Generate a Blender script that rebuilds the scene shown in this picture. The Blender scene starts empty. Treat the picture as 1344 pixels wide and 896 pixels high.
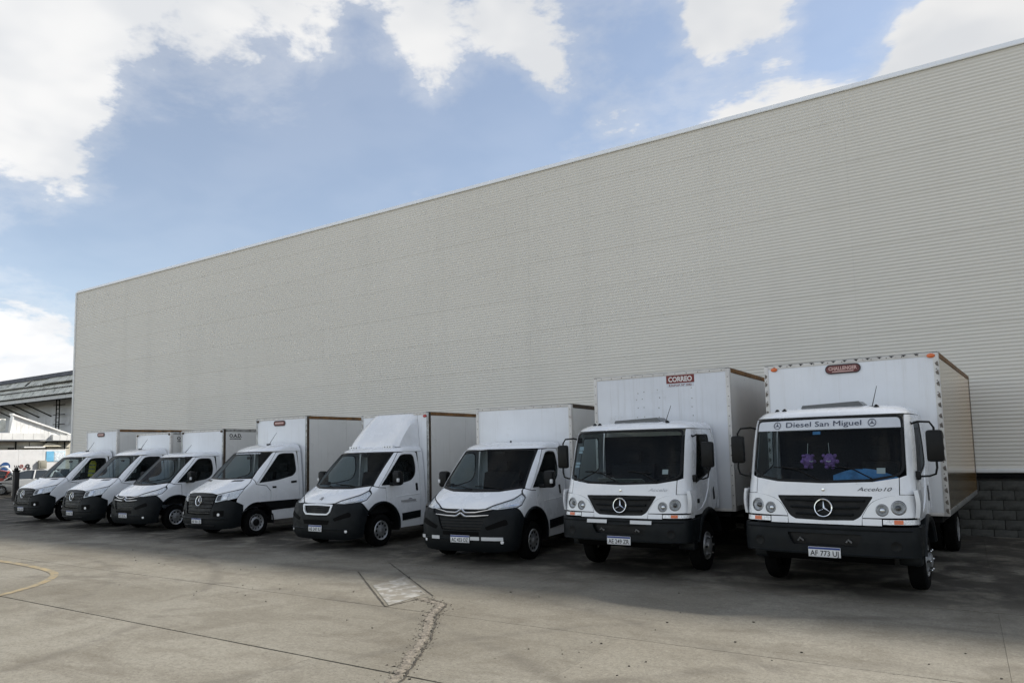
import bpy, bmesh, math, random
import numpy as np
from mathutils import Vector, Matrix
from mathutils.geometry import delaunay_2d_cdt

R = math.radians
SC = bpy.context.scene
COL = SC.collection
random.seed(7)

# ------------------------------------------------------------------ camera
# axes: X runs along the warehouse wall (to the right), Y towards the wall, Z up
BETA, PITCH, ROLL, CAMZ = 0.5642, 0.0891, -0.0226, 2.003
def _wf(v):
    cb, sb = math.cos(BETA), math.sin(BETA)
    return Vector((v[0]*cb - v[1]*sb, v[0]*sb + v[1]*cb, v[2]))
_fw = Vector((0, math.cos(PITCH), math.sin(PITCH)))
_up0 = Vector((0, -math.sin(PITCH), math.cos(PITCH)))
_rt0 = Vector((1, 0, 0))
_rt = _rt0*math.cos(ROLL) + _up0*math.sin(ROLL)
_up = -_rt0*math.sin(ROLL) + _up0*math.cos(ROLL)
cam = bpy.data.cameras.new('camera')
cam.sensor_width = 36.0
cam.lens = 931.4/1344*36
cam.shift_y = 59.4/1344
cam.clip_start = 0.1
cam.clip_end = 3000
camo = bpy.data.objects.new('camera', cam)
COL.objects.link(camo)
rr, uu, ff = _wf(_rt), _wf(_up), _wf(_fw)
M = Matrix((rr, uu, -ff)).transposed().to_4x4()
M.translation = Vector((0, 0, CAMZ))
camo.matrix_world = M
SC.camera = camo

# ------------------------------------------------------------------ sun, sky, exposure
SUN_EL = R(39.8)
SUN_TO = Vector((math.sin(R(40)), math.cos(R(40)), 0))      # horizontal direction towards the sun (behind the warehouse)
sun_dir = (SUN_TO*math.cos(SUN_EL) + Vector((0, 0, math.sin(SUN_EL)))).normalized()
sl = bpy.data.lights.new('sun', 'SUN')
sl.energy = 5.0
sl.angle = R(3.5)
sl.color = (1.0, 0.95, 0.87)
so = bpy.data.objects.new('sun', sl)
COL.objects.link(so)
so.rotation_euler = (-sun_dir).to_track_quat('-Z', 'Y').to_euler()

SC.view_settings.view_transform = 'Standard'
SC.view_settings.look = 'None'
SC.view_settings.exposure = 0.25
SC.view_settings.gamma = 1.0
SC.view_settings.use_curve_mapping = False

world = bpy.data.worlds.new('World')
SC.world = world
world.use_nodes = True
world.cycles.sampling_method = 'MANUAL'
world.cycles.sample_map_resolution = 512
SC.cycles.use_adaptive_sampling = True
SC.cycles.adaptive_threshold = 0.02
SC.cycles.adaptive_min_samples = 24
SC.cycles.max_bounces = 5
SC.cycles.diffuse_bounces = 2
SC.cycles.glossy_bounces = 3
SC.cycles.transparent_max_bounces = 10
SC.cycles.caustics_reflective = False
SC.cycles.caustics_refractive = False

class NT:
    """tiny node-tree helper"""
    def __init__(s, tree):
        s.t = tree; s.n = tree.nodes; s.l = tree.links
    def new(s, typ, **kw):
        n = s.n.new(typ)
        for k, v in kw.items():
            setattr(n, k, v)
        return n
    def link(s, a, b): s.l.new(a, b)
    def put(s, sock, v):
        if hasattr(v, 'is_output') or isinstance(v, bpy.types.NodeSocket): s.l.new(v, sock)
        else: sock.default_value = v
    def math(s, op, a, b=None, c=None, clamp=False):
        n = s.n.new('ShaderNodeMath'); n.operation = op; n.use_clamp = clamp
        for i, v in enumerate((a, b, c)):
            if v is not None: s.put(n.inputs[i], v)
        return n.outputs[0]
    def vmath(s, op, a, b=None, scale=None):
        n = s.n.new('ShaderNodeVectorMath'); n.operation = op
        s.put(n.inputs[0], a)
        if b is not None: s.put(n.inputs[1], b)
        if scale is not None: s.put(n.inputs['Scale'], scale)
        return n.outputs['Value'] if op in ('DOT_PRODUCT', 'LENGTH') else n.outputs['Vector']
    def noise(s, vec, scale, detail=4, rough=.5, dist=0.0, dim='3D'):
        n = s.n.new('ShaderNodeTexNoise'); n.noise_dimensions = dim
        if vec is not None: s.put(n.inputs['Vector'], vec)
        n.inputs['Scale'].default_value = scale; n.inputs['Detail'].default_value = detail
        n.inputs['Roughness'].default_value = rough; n.inputs['Distortion'].default_value = dist
        return n.outputs['Fac']
    def ramp(s, fac, stops, interp='LINEAR'):
        n = s.n.new('ShaderNodeValToRGB'); n.color_ramp.interpolation = interp
        el = n.color_ramp.elements
        while len(el) > 1: el.remove(el[-1])
        el[0].position = stops[0][0]; el[0].color = stops[0][1]
        for p, c in stops[1:]:
            e = el.new(p); e.color = c
        s.put(n.inputs[0], fac)
        return n.outputs[0]
    def mix(s, fac, a, b, mode='MIX'):
        n = s.n.new('ShaderNodeMix'); n.data_type = 'RGBA'; n.blend_type = mode
        s.put(n.inputs['Factor'], fac); s.put(n.inputs['A'], a); s.put(n.inputs['B'], b)
        return n.outputs['Result']
    def maprange(s, v, a, b, c=0.0, d=1.0, smooth=True):
        n = s.n.new('ShaderNodeMapRange'); n.interpolation_type = 'SMOOTHSTEP' if smooth else 'LINEAR'
        s.put(n.inputs[0], v)
        for i, q in enumerate((a, b, c, d)): n.inputs[i+1].default_value = q
        return n.outputs[0]

def build_world():
    w = NT(world.node_tree); w.n.clear()
    out = w.new('ShaderNodeOutputWorld')
    sky = w.new('ShaderNodeTexSky')
    sky.sky_type = 'NISHITA'; sky.sun_disc = False
    sky.sun_elevation = SUN_EL
    sky.sun_rotation = math.atan2(SUN_TO.x, SUN_TO.y)
    sky.altitude = 50; sky.air_density = 1.0; sky.dust_density = 0.15; sky.ozone_density = 1.0
    bg1 = w.new('ShaderNodeBackground'); bg1.inputs['Strength'].default_value = 0.128
    w.link(sky.outputs[0], bg1.inputs['Color'])
    tc = w.new('ShaderNodeTexCoord')
    d = w.vmath('NORMALIZE', tc.outputs['Generated'])
    sep = w.new('ShaderNodeSeparateXYZ'); w.link(d, sep.inputs[0])
    # large cloud banks: (direction, sharpness, weight)
    banks = [((-0.856, 0.287, 0.43), 27, 0.45), ((-0.826, 0.376, 0.419), 204, 0.55), ((-0.855, 0.376, 0.356), 299, 0.3), ((-0.732, 0.451, 0.51), 184, 0.5), ((-0.655, 0.539, 0.529), 259, 0.55), ((-0.646, 0.585, 0.491), 2486, 0.3), ((-0.546, 0.655, 0.521), 736, 0.55), ((-0.55, 0.694, 0.464), 1486, 0.55), ((-0.429, 0.729, 0.533), 491, 0.55), ((-0.412, 0.77, 0.486), 1499, 0.55), ((-0.192, 0.83, 0.524), 544, 0.8), ((-0.228, 0.837, 0.497), 2477, 0.3), ((-0.0, 0.901, 0.433), 278, 0.85), ((0.067, 0.893, 0.445), 365, 0.3), ((-0.168, 0.893, 0.418), 658, 0.95), ((-0.227, 0.886, 0.404), 1984, 0.55), ((-0.116, 0.9, 0.421), 1818, 0.4), ((-0.423, 0.82, 0.386), 3829, 0.45), ((-0.854, 0.413, 0.317), 1306, 0.5), ((-0.92, 0.373, 0.118), 230, 0.6), ((-0.903, 0.413, 0.12), 904, 0.4), ((-0.732, 0.58, 0.358), 64, -0.75), ((-0.592, 0.73, 0.342), 105, -0.65), ((-0.471, 0.774, 0.423), 241, -0.5), ((-0.307, 0.823, 0.477), 232, -0.65), ((-0.098, 0.878, 0.468), 554, -0.6), ((-0.835, 0.492, 0.246), 85, -0.7), ((-0.89, 0.392, 0.233), 167, -0.6), ((-0.626, 0.636, 0.452), 409, -0.5), ((-0.493, 0.735, 0.465), 1281, -0.35), ((-0.788, 0.48, 0.386), 346, -0.45), ((-0.073, 0.862, 0.502), 609, -0.5), ((-0.191, 0.866, 0.462), 1152, -0.9), ((-0.115, 0.88, 0.461), 1080, -0.4), ((-0.025, 0.874, 0.486), 984, -0.35), ((-0.599, 0.609, 0.521), 4223, -0.35), ((-0.789, 0.442, 0.427), 1002, -0.25)]
    tot = None
    for v, k, wt in banks:
        vv = Vector(v).normalized()
        dp = w.vmath('DOT_PRODUCT', d, tuple(vv))
        e = w.math('EXPONENT', w.math('MULTIPLY', w.math('SUBTRACT', dp, 1.0), float(k)))
        e = w.math('MULTIPLY', e, wt)
        tot = e if tot is None else w.math('ADD', tot, e)
    # noise on a stretched dome so that the clouds flatten towards the horizon
    dz = w.math('ADD', w.math('MAXIMUM', sep.outputs[2], 0.0), 0.32)
    cx = w.math('DIVIDE', sep.outputs[0], dz); cy = w.math('DIVIDE', sep.outputs[1], dz)
    cmb = w.new('ShaderNodeCombineXYZ'); w.link(cx, cmb.inputs[0]); w.link(cy, cmb.inputs[1]); w.link(w.math('MULTIPLY', sep.outputs[2], 1.5), cmb.inputs[2])
    n1 = w.noise(cmb.outputs[0], 3.2, 9, .62, .35)
    n2 = w.noise(cmb.outputs[0], 14.0, 4, .6, .2)
    n3 = w.noise(cmb.outputs[0], 1.1, 3, .5)
    fb = w.math('ADD', w.math('MULTIPLY', w.math('SUBTRACT', n1, .5), 2.5), w.math('MULTIPLY', w.math('SUBTRACT', n2, .5), 1.15))
    fb = w.math('ADD', fb, w.math('MULTIPLY', w.math('SUBTRACT', n3, .5), .5))
    dens = w.math('ADD', tot, fb)
    dens = w.math('ADD', dens, .22)
    cov = w.maprange(dens, .02, .56)
    wisp = w.math('ADD', w.math('MULTIPLY', w.maprange(dens, -.30, .35), .20), .25)
    cov = w.math('MAXIMUM', cov, wisp)
    cov = w.math('MULTIPLY', cov, w.maprange(sep.outputs[2], -.02, .05))
    shade = w.noise(cmb.outputs[0], 4.5, 3, .55, .2)
    ccol = w.mix(w.maprange(shade, .35, .65), (.84, .86, .89, 1), (1.0, 1.0, 1.0, 1))
    bg2 = w.new('ShaderNodeBackground'); w.link(ccol, bg2.inputs['Color']); sd = w.vmath('DOT_PRODUCT', d, tuple(sun_dir))
    w.link(w.math('ADD', w.math('MULTIPLY', w.math('MAXIMUM', w.math('MULTIPLY', sd, -1.0), 0.0), .78), w.math('SUBTRACT', .80, w.math('MULTIPLY', w.math('MAXIMUM', sd, 0.0), .10))), bg2.inputs['Strength'])   # clouds opposite the sun are boosted, out of view, to lift the ambient light
    mx = w.new('ShaderNodeMixShader')
    w.link(cov, mx.inputs[0]); w.link(bg1.outputs[0], mx.inputs[1]); w.link(bg2.outputs[0], mx.inputs[2])
    w.link(mx.outputs[0], out.inputs['Surface'])
build_world()

# ------------------------------------------------------------------ materials
MATS = {}
def mat(name, col, rough=.5, metal=0., coat=0., spec=.5, noise=None, bump=None, dirt=None, emit=None, streak=None):
    """noise=(scale, amount): uneven tone; dirt=(scale, colour, lo, hi): patches; bump=(scale, strength, distance)"""
    if name in MATS: return MATS[name]
    m = bpy.data.materials.new(name); m.use_nodes = True
    t = NT(m.node_tree); b = t.n['Principled BSDF']
    b.inputs['Base Color'].default_value = (*col, 1)
    b.inputs['Roughness'].default_value = rough; b.inputs['Metallic'].default_value = metal
    b.inputs['Coat Weight'].default_value = coat; b.inputs['Coat Roughness'].default_value = .08
    b.inputs['Specular IOR Level'].default_value = spec
    tc = t.new('ShaderNodeTexCoord'); P = tc.outputs['Object']
    c = None
    if noise:
        f = t.noise(P, noise[0], 5, .6)
        a = noise[1]
        c = t.mix(t.maprange(f, .3, .7), (*[max(0, q*(1-a)) for q in col], 1), (*[min(1, q*(1+a)) for q in col], 1))
        r = t.maprange(t.noise(P, noise[0]*1.7, 4), .3, .7, max(.03, rough-.07), min(1, rough+.1))
        t.link(r, b.inputs['Roughness'])
    if dirt:
        f = t.maprange(t.noise(P, dirt[0], 8, .65, .4), dirt[2], dirt[3])
        c = t.mix(f, c if c is not None else (*col, 1), (*dirt[1], 1))
    if streak:      # rain streaks: (amount, colour)
        mp = t.new('ShaderNodeMapping'); mp.inputs['Scale'].default_value = (5.5, 5.5, .22); t.link(P, mp.inputs[0])
        f = t.math('MULTIPLY', t.maprange(t.noise(mp.outputs[0], 2.0, 6, .7), .5, .78), streak[0])
        c = t.mix(f, c if c is not None else (*col, 1), (*streak[1], 1))
    if c is not None: t.link(c, b.inputs['Base Color'])
    if bump:
        bn = t.new('ShaderNodeBump'); bn.inputs['Strength'].default_value = bump[1]; bn.inputs['Distance'].default_value = bump[2]
        t.link(t.noise(P, bump[0], 6, .6), bn.inputs['Height']); t.link(bn.outputs[0], b.inputs['Normal'])
    if emit: 
        b.inputs['Emission Color'].default_value = (*emit[0], 1); b.inputs['Emission Strength'].default_value = emit[1]
    MATS[name] = m
    return m

WHITE = mat('white_paint', (.81, .825, .845), .22, coat=.85, noise=(2.2, .03), dirt=(6, (.50, .49, .46), .62, .9), streak=(.14, (.52, .50, .46)))
WHITE2 = mat('white_paint_second', (.70, .715, .74), .30, coat=.35, noise=(1.7, .04), dirt=(5, (.46, .45, .42), .6, .9))
PLASTIC = mat('grey_plastic', (.0055, .0075, .009), .5, spec=.2, noise=(5, .15), dirt=(4, (.014, .014, .0135), .6, .95), bump=(260, .15, .002))
VOID = mat('dark_opening', (.002, .002, .002), .7, spec=.1)
BLACK = mat('black_trim', (.004, .0045, .005), .45, spec=.25, noise=(6, .15))
GLOSSBLACK = mat('gloss_black', (.006, .007, .008), .12)
DARK = mat('under_body', (.006, .006, .006), .8, spec=.15, noise=(5, .3))
RUBBER = mat('tyre_rubber', (.0035, .0035, .0035), .85, spec=.1, noise=(8, .3), dirt=(9, (.025, .023, .02), .6, .9))
CHROME = mat('chrome', (.78, .79, .80), .12, 1.0)
SILVER = mat('silver_paint', (.42, .43, .44), .34, .75, noise=(9, .12))
STEEL = mat('steel_rim', (.34, .345, .35), .42, .6, noise=(10, .2), dirt=(14, (.06, .05, .045), .5, .8))
SEATM = mat('seat_fabric', (.010, .011, .013), .9, noise=(25, .2))
DASHM = mat('dashboard_plastic', (.005, .0055, .006), .7, spec=.2, noise=(12, .1))
PLATEW = mat('plate_white', (.72, .73, .74), .4)
PLATEB = mat('plate_blue', (.02, .05, .22), .4)
INK = mat('black_ink', (.012, .012, .014), .5)
ORANGE = mat('orange_lens', (.72, .15, .03), .25, coat=.5)
REDM = mat('red_lens', (.45, .02, .015), .25, coat=.5)
REFLW = mat('white_reflector', (.62, .63, .64), .35)
LAMPR = mat('lamp_reflector', (.82, .83, .84), .25, .12, noise=(30, .2))
LAMPD = mat('lamp_dark', (.03, .032, .035), .25, .3)
BOXW = mat('box_white_panel', (.785, .805, .835), .36, coat=.15, noise=(1.2, .035), dirt=(3.5, (.48, .46, .42), .6, .95), bump=(1.6, .08, .02), streak=(.30, (.50, .48, .43)))
BOXW2 = mat('box_white_panel_aged', (.70, .72, .755), .4, coat=.1, noise=(1.4, .05), dirt=(3.0, (.36, .35, .33), .57, .92), bump=(1.3, .1, .02), streak=(.45, (.42, .41, .38)))
BOXG = mat('box_side_panel', (.75, .745, .72), .34, coat=.15, noise=(1.0, .04), dirt=(2.6, (.45, .43, .39), .6, .95), bump=(1.2, .08, .02), streak=(.28, (.50, .48, .43)))
ALU = mat('aluminium_rail', (.36, .36, .35), .38, .7, noise=(7, .3), dirt=(5, (.12, .10, .08), .5, .75))
RAILW = mat('white_rail', (.62, .60, .57), .4, .1, noise=(4, .1), dirt=(10, (.20, .12, .06), .6, .8))
RUST = mat('rusty_rail', (.20, .10, .035), .6, .2, noise=(5, .4), dirt=(6, (.05, .03, .018), .5, .75))
DARKRUST = mat('dark_rusty_post', (.075, .055, .038), .6, .4, noise=(6, .4), dirt=(5, (.20, .15, .10), .55, .8))
PAPER = mat('paper', (.62, .62, .60), .7)
PURPLE = mat('purple_plush', (.30, .15, .42), .95, noise=(40, .3), bump=(90, .8, .02))
BLUEFOIL = mat('blue_sunshade', (.08, .26, .52), .4, noise=(7, .35))

def glass_mat(name, tint, refl=1.0):
    m = bpy.data.materials.new(name); m.use_nodes = True
    t = NT(m.node_tree); t.n.clear()
    out = t.new('ShaderNodeOutputMaterial')
    tr = t.new('ShaderNodeBsdfTransparent'); tr.inputs[0].default_value = (*tint, 1)
    gl = t.new('ShaderNodeBsdfGlossy'); gl.inputs['Roughness'].default_value = .015; gl.inputs['Color'].default_value = (.95*refl, .97*refl, 1.0*refl, 1)
    lw = t.new('ShaderNodeLayerWeight'); lw.inputs['Blend'].default_value = .5
    fr = t.math('ADD', t.math('MULTIPLY', t.math('POWER', lw.outputs['Facing'], 5.0), .95), .045)
    mx = t.new('ShaderNodeMixShader')
    t.link(fr, mx.inputs[0]); t.link(tr.outputs[0], mx.inputs[1]); t.link(gl.outputs[0], mx.inputs[2])
    t.link(mx.outputs[0], out.inputs['Surface'])
    MATS[name] = m
    return m
GLASS = glass_mat('tinted_glass', (.62, .70, .73), .22)
GLASSD = glass_mat('dark_side_glass', (.58, .65, .66), .22)
CLEAR = glass_mat('lamp_glass', (.86, .88, .90))

# ------------------------------------------------------------------ mesh helpers
def finish(me, ang=38):
    me.update()
    for p in me.polygons: p.use_smooth = True
    try: me.set_sharp_from_angle(angle=R(ang))
    except Exception: pass
    return me

def obj(name, me, m, parent=None, loc=None, rot=None):
    o = bpy.data.objects.new(name, me)
    COL.objects.link(o)
    if m is not None and not me.materials: me.materials.append(m)
    if parent is not None: o.parent = parent
    if loc is not None: o.location = loc
    if rot is not None: o.rotation_euler = rot
    return o

def mesh(name, V, F):
    me = bpy.data.meshes.new(name)
    me.from_pydata([tuple(map(float, v)) for v in V], [], [tuple(f) for f in F])
    return me

def empty(name, loc=(0, 0, 0), rz=0):
    o = bpy.data.objects.new(name, None)
    COL.objects.link(o); o.location = loc; o.rotation_euler = (0, 0, rz); o.empty_display_size = .3
    return o

def tag(o, label=None, cat=None, group=None, kind=None):
    if label: o['label'] = label
    if cat: o['category'] = cat
    if group: o['group'] = group
    if kind: o['kind'] = kind
    return o

def copy_tree(o, parent=None):
    c = o.copy(); COL.objects.link(c); c.parent = parent
    for ch in list(o.children): copy_tree(ch, c)
    return c

class MB:
    """collects simple shapes into one mesh"""
    def __init__(s): s.V = []; s.F = []
    def add(s, V, F):
        b = len(s.V); s.V += [tuple(v) for v in V]; s.F += [tuple(i+b for i in f) for f in F]; return s
    def box(s, x0, x1, y0, y1, z0, z1, bev=0.0):
        if bev <= 0:
            V = [(x, y, z) for z in (z0, z1) for y in (y0, y1) for x in (x0, x1)]
            return s.add(V, [(0, 2, 3, 1), (4, 5, 7, 6), (0, 1, 5, 4), (2, 6, 7, 3), (0, 4, 6, 2), (1, 3, 7, 5)])
        bm = bmesh.new(); bmesh.ops.create_cube(bm, size=1)
        for v in bm.verts:
            v.co = Vector((x0 if v.co.x < 0 else x1, y0 if v.co.y < 0 else y1, z0 if v.co.z < 0 else z1))
        bmesh.ops.bevel(bm, geom=bm.edges[:], offset=bev, segments=2, profile=.5, affect='EDGES')
        bm.verts.index_update()
        s.add([v.co[:] for v in bm.verts], [[v.index for v in f.verts] for f in bm.faces]); bm.free(); return s
    def tube(s, pts, r, n=8, closed=False, cap=True):
        pts = [Vector(p) for p in pts]; N = len(pts); rings = []; pr = None
        rs = r if isinstance(r, (list, tuple)) else [r]*N
        for i, p in enumerate(pts):
            a = pts[(i-1) % N] if (i > 0 or closed) else p; b = pts[(i+1) % N] if (i < N-1 or closed) else p
            d = (b-a).normalized()
            if pr is None:
                pr = d.orthogonal().normalized()
            else:
                pr = (pr - d*pr.dot(d)).normalized()
            q = d.cross(pr)
            rings.append([p + (pr*math.cos(2*math.pi*k/n) + q*math.sin(2*math.pi*k/n))*rs[i] for k in range(n)])
        V = [v[:] for rg in rings for v in rg]; F = []
        for i in range(N if closed else N-1):
            j = (i+1) % N
            for k in range(n):
                F.append((i*n+k, i*n+(k+1) % n, j*n+(k+1) % n, j*n+k))
        if cap and not closed:
            F.append(tuple(range(n))[::-1]); F.append(tuple((N-1)*n+k for k in range(n)))
        return s.add(V, F)
    def lathe(s, prof, axis='x', center=(0, 0, 0), n=32, close=False):
        """prof: list of (along, radius)"""
        V = []; F = []; m = len(prof)
        for k in range(n):
            a = 2*math.pi*k/n; c, sn = math.cos(a), math.sin(a)
            for (h, r) in prof:
                if axis == 'x': v = (h, r*c, r*sn)
                elif axis == 'y': v = (r*sn, h, r*c)
                else: v = (r*c, r*sn, h)
                V.append((v[0]+center[0], v[1]+center[1], v[2]+center[2]))
        mm = m if close else m-1
        for k in range(n):
            j = (k+1) % n
            for i in range(mm):
                i2 = (i+1) % m
                F.append((k*m+i, j*m+i, j*m+i2, k*m+i2))
        return s.add(V, F)
    def prism(s, poly, axis, a, b):
        """2-D outline extruded from a to b along an axis: 'x' (outline y,z), 'y' (x,z), 'z' (x,y)"""
        def P(p, h): return {'x': (h, p[0], p[1]), 'y': (p[0], h, p[1]), 'z': (p[0], p[1], h)}[axis]
        n = len(poly)
        V = [P(p, a) for p in poly] + [P(p, b) for p in poly]
        F = [tuple(range(n))[::-1], tuple(range(n, 2*n))] + [(i, (i+1) % n, n+(i+1) % n, n+i) for i in range(n)]
        return s.add(V, F)
    def build(s, name, m, parent=None, ang=38, loc=None, rot=None, fix=True):
        me = mesh(name, s.V, s.F)
        if fix:
            bm = bmesh.new(); bm.from_mesh(me); bmesh.ops.recalc_face_normals(bm, faces=bm.faces[:]); bm.to_mesh(me); bm.free()
        finish(me, ang)
        return obj(name, me, m, parent, loc, rot)

_txt = {}
def text_geo(txt, bold=0.0, shear=0.0, space=1.0):
    """flat letters as (verts2d, faces), height of capitals = 1, centred on x"""
    key = (txt, bold, shear, space)
    if key in _txt: return _txt[key]
    cu = bpy.data.curves.new('lettering', 'FONT'); cu.body = txt; cu.offset = bold; cu.shear = shear; cu.space_character = space; cu.resolution_u = 3
    o = bpy.data.objects.new('lettering', cu); COL.objects.link(o)
    me = bpy.data.meshes.new_from_object(o)
    V = np.array([v.co[:2] for v in me.vertices]); F = [tuple(p.vertices) for p in me.polygons]
    bpy.data.objects.remove(o); bpy.data.meshes.remove(me); bpy.data.curves.remove(cu)
    V[:, 0] -= (V[:, 0].min()+V[:, 0].max())/2
    V /= 0.69
    _txt[key] = (V, F)
    return V, F

def text_obj(name, txt, h, fn, m, parent, width=None, bold=.02, shear=0., space=1.0):
    """letters of cap height h (and total width), laid on a surface by fn(x, z) -> point"""
    V, F = text_geo(txt, bold, shear, space)
    V = V*h
    if width: V = V*np.array([width/(V[:, 0].max()-V[:, 0].min()), 1])
    me = mesh(name, [fn(a, b) for a, b in V], F)
    return obj(name, me, m, parent)

def flat(x0, y0, z0, off=0.0):
    """plane facing -Y, centred at (x0,y0,z0) (baseline)"""
    return lambda a, b: (x0+a, y0-off, z0+b)

# ------------------------------------------------------------------ ground
def ground_material():
    m = bpy.data.materials.new('concrete_yard'); m.use_nodes = True
    t = NT(m.node_tree); b = t.n['Principled BSDF']
    ge = t.new('ShaderNodeNewGeometry'); P = ge.outputs['Position']
    oi = t.new('ShaderNodeObjectInfo')
    big = t.noise(P, .22, 5, .6, .6); mid = t.noise(P, 1.1, 8, .65, .7); fine = t.noise(P, 14, 8, .7)
    mp = t.new('ShaderNodeMapping'); mp.inputs['Scale'].default_value = (.35, 1.6, 1); mp.inputs['Rotation'].default_value = (0, 0, R(32))
    t.link(P, mp.inputs[0]); streak = t.noise(mp.outputs[0], 1.6, 8, .68, .4)
    c = t.mix(t.maprange(big, .32, .68), (.198, .180, .142, 1), (.268, .250, .206, 1))
    c = t.mix(t.math('MULTIPLY', t.maprange(mid, .42, .66), .5), c, (.136, .120, .093, 1))
    c = t.mix(t.math('MULTIPLY', t.maprange(streak, .50, .70), .5), c, (.112, .095, .071, 1))
    c = t.mix(t.math('MULTIPLY', t.maprange(streak, .25, .42, 1.0, 0.0), .35), c, (.285, .275, .24, 1))
    c = t.mix(t.math('MULTIPLY', t.maprange(fine, .35, .68), .42), c, (.11, .099, .078, 1))
    grit = t.noise(P, 38, 3, .75)
    c = t.mix(t.math('MULTIPLY', t.maprange(grit, .50, .68), .55), c, (.090, .080, .062, 1))
    c = t.mix(t.math('MULTIPLY', t.maprange(grit, .30, .44, 1.0, 0.0), .45), c, (.32, .305, .262, 1))
    # oily blotches that also paint the shade under the parked vehicles into the concrete
    oil_shade = t.noise(P, 1.3, 8, .62, .5)
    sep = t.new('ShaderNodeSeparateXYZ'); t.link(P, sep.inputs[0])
    bay_shade = t.maprange(sep.outputs[1], 9.2, 11.2)
    c = t.mix(t.math('MULTIPLY', t.math('MULTIPLY', t.maprange(oil_shade, .30, .56), bay_shade), .93), c, (.036, .032, .026, 1))
    vo = t.new('ShaderNodeTexVoronoi'); vo.feature = 'F1'; vo.inputs['Scale'].default_value = 2.1; t.link(P, vo.inputs['Vector'])
    spot = t.maprange(vo.outputs['Distance'], .02, .045, 1., 0.)
    c = t.mix(t.math('MULTIPLY', spot, .65), c, (.05, .046, .04, 1))
    for cx_, cy_, rad, wd in ((2.5, 1.0, 7.1, .10), (2.6, 1.1, 8.9, .10), (-9., -3.5, 10.8, .11), (-8.9, -3.4, 12.5, .11), (-16, 1.0, 8.4, .10), (-16, 1.1, 6.7, .10)):
        dd = t.vmath('LENGTH', t.vmath('SUBTRACT', P, (cx_, cy_, 0)))
        band = t.maprange(t.math('ABSOLUTE', t.math('SUBTRACT', dd, rad)), 0.0, wd*1.6, 1.0, 0.0)
        c = t.mix(t.math('MULTIPLY', t.math('MULTIPLY', band, t.maprange(mid, .35, .6)), .38), c, (.10, .09, .075, 1))
    vc = t.math('ADD', t.math('MULTIPLY', oi.outputs['Random'], .12), .94)
    hs = t.new('ShaderNodeHueSaturation'); t.link(c, hs.inputs['Color']); t.link(vc, hs.inputs['Value'])
    t.link(hs.outputs[0], b.inputs['Base Color'])
    t.link(t.maprange(mid, .3, .7, .72, .95), b.inputs['Roughness'])
    b.inputs['Specular IOR Level'].default_value = .3
    bn = t.new('ShaderNodeBump'); bn.inputs['Strength'].default_value = .5; bn.inputs['Distance'].default_value = .012
    h = t.math('ADD', t.math('MULTIPLY', fine, .5), t.math('MULTIPLY', t.noise(P, 60, 4, .7), .35))
    t.link(h, bn.inputs['Height']); t.link(bn.outputs[0], b.inputs['Normal'])
    MATS['concrete_yard'] = m
    return m
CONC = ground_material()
JOINT = mat('joint_dirt', (.035, .030, .024), .95, noise=(3, .4))

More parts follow.
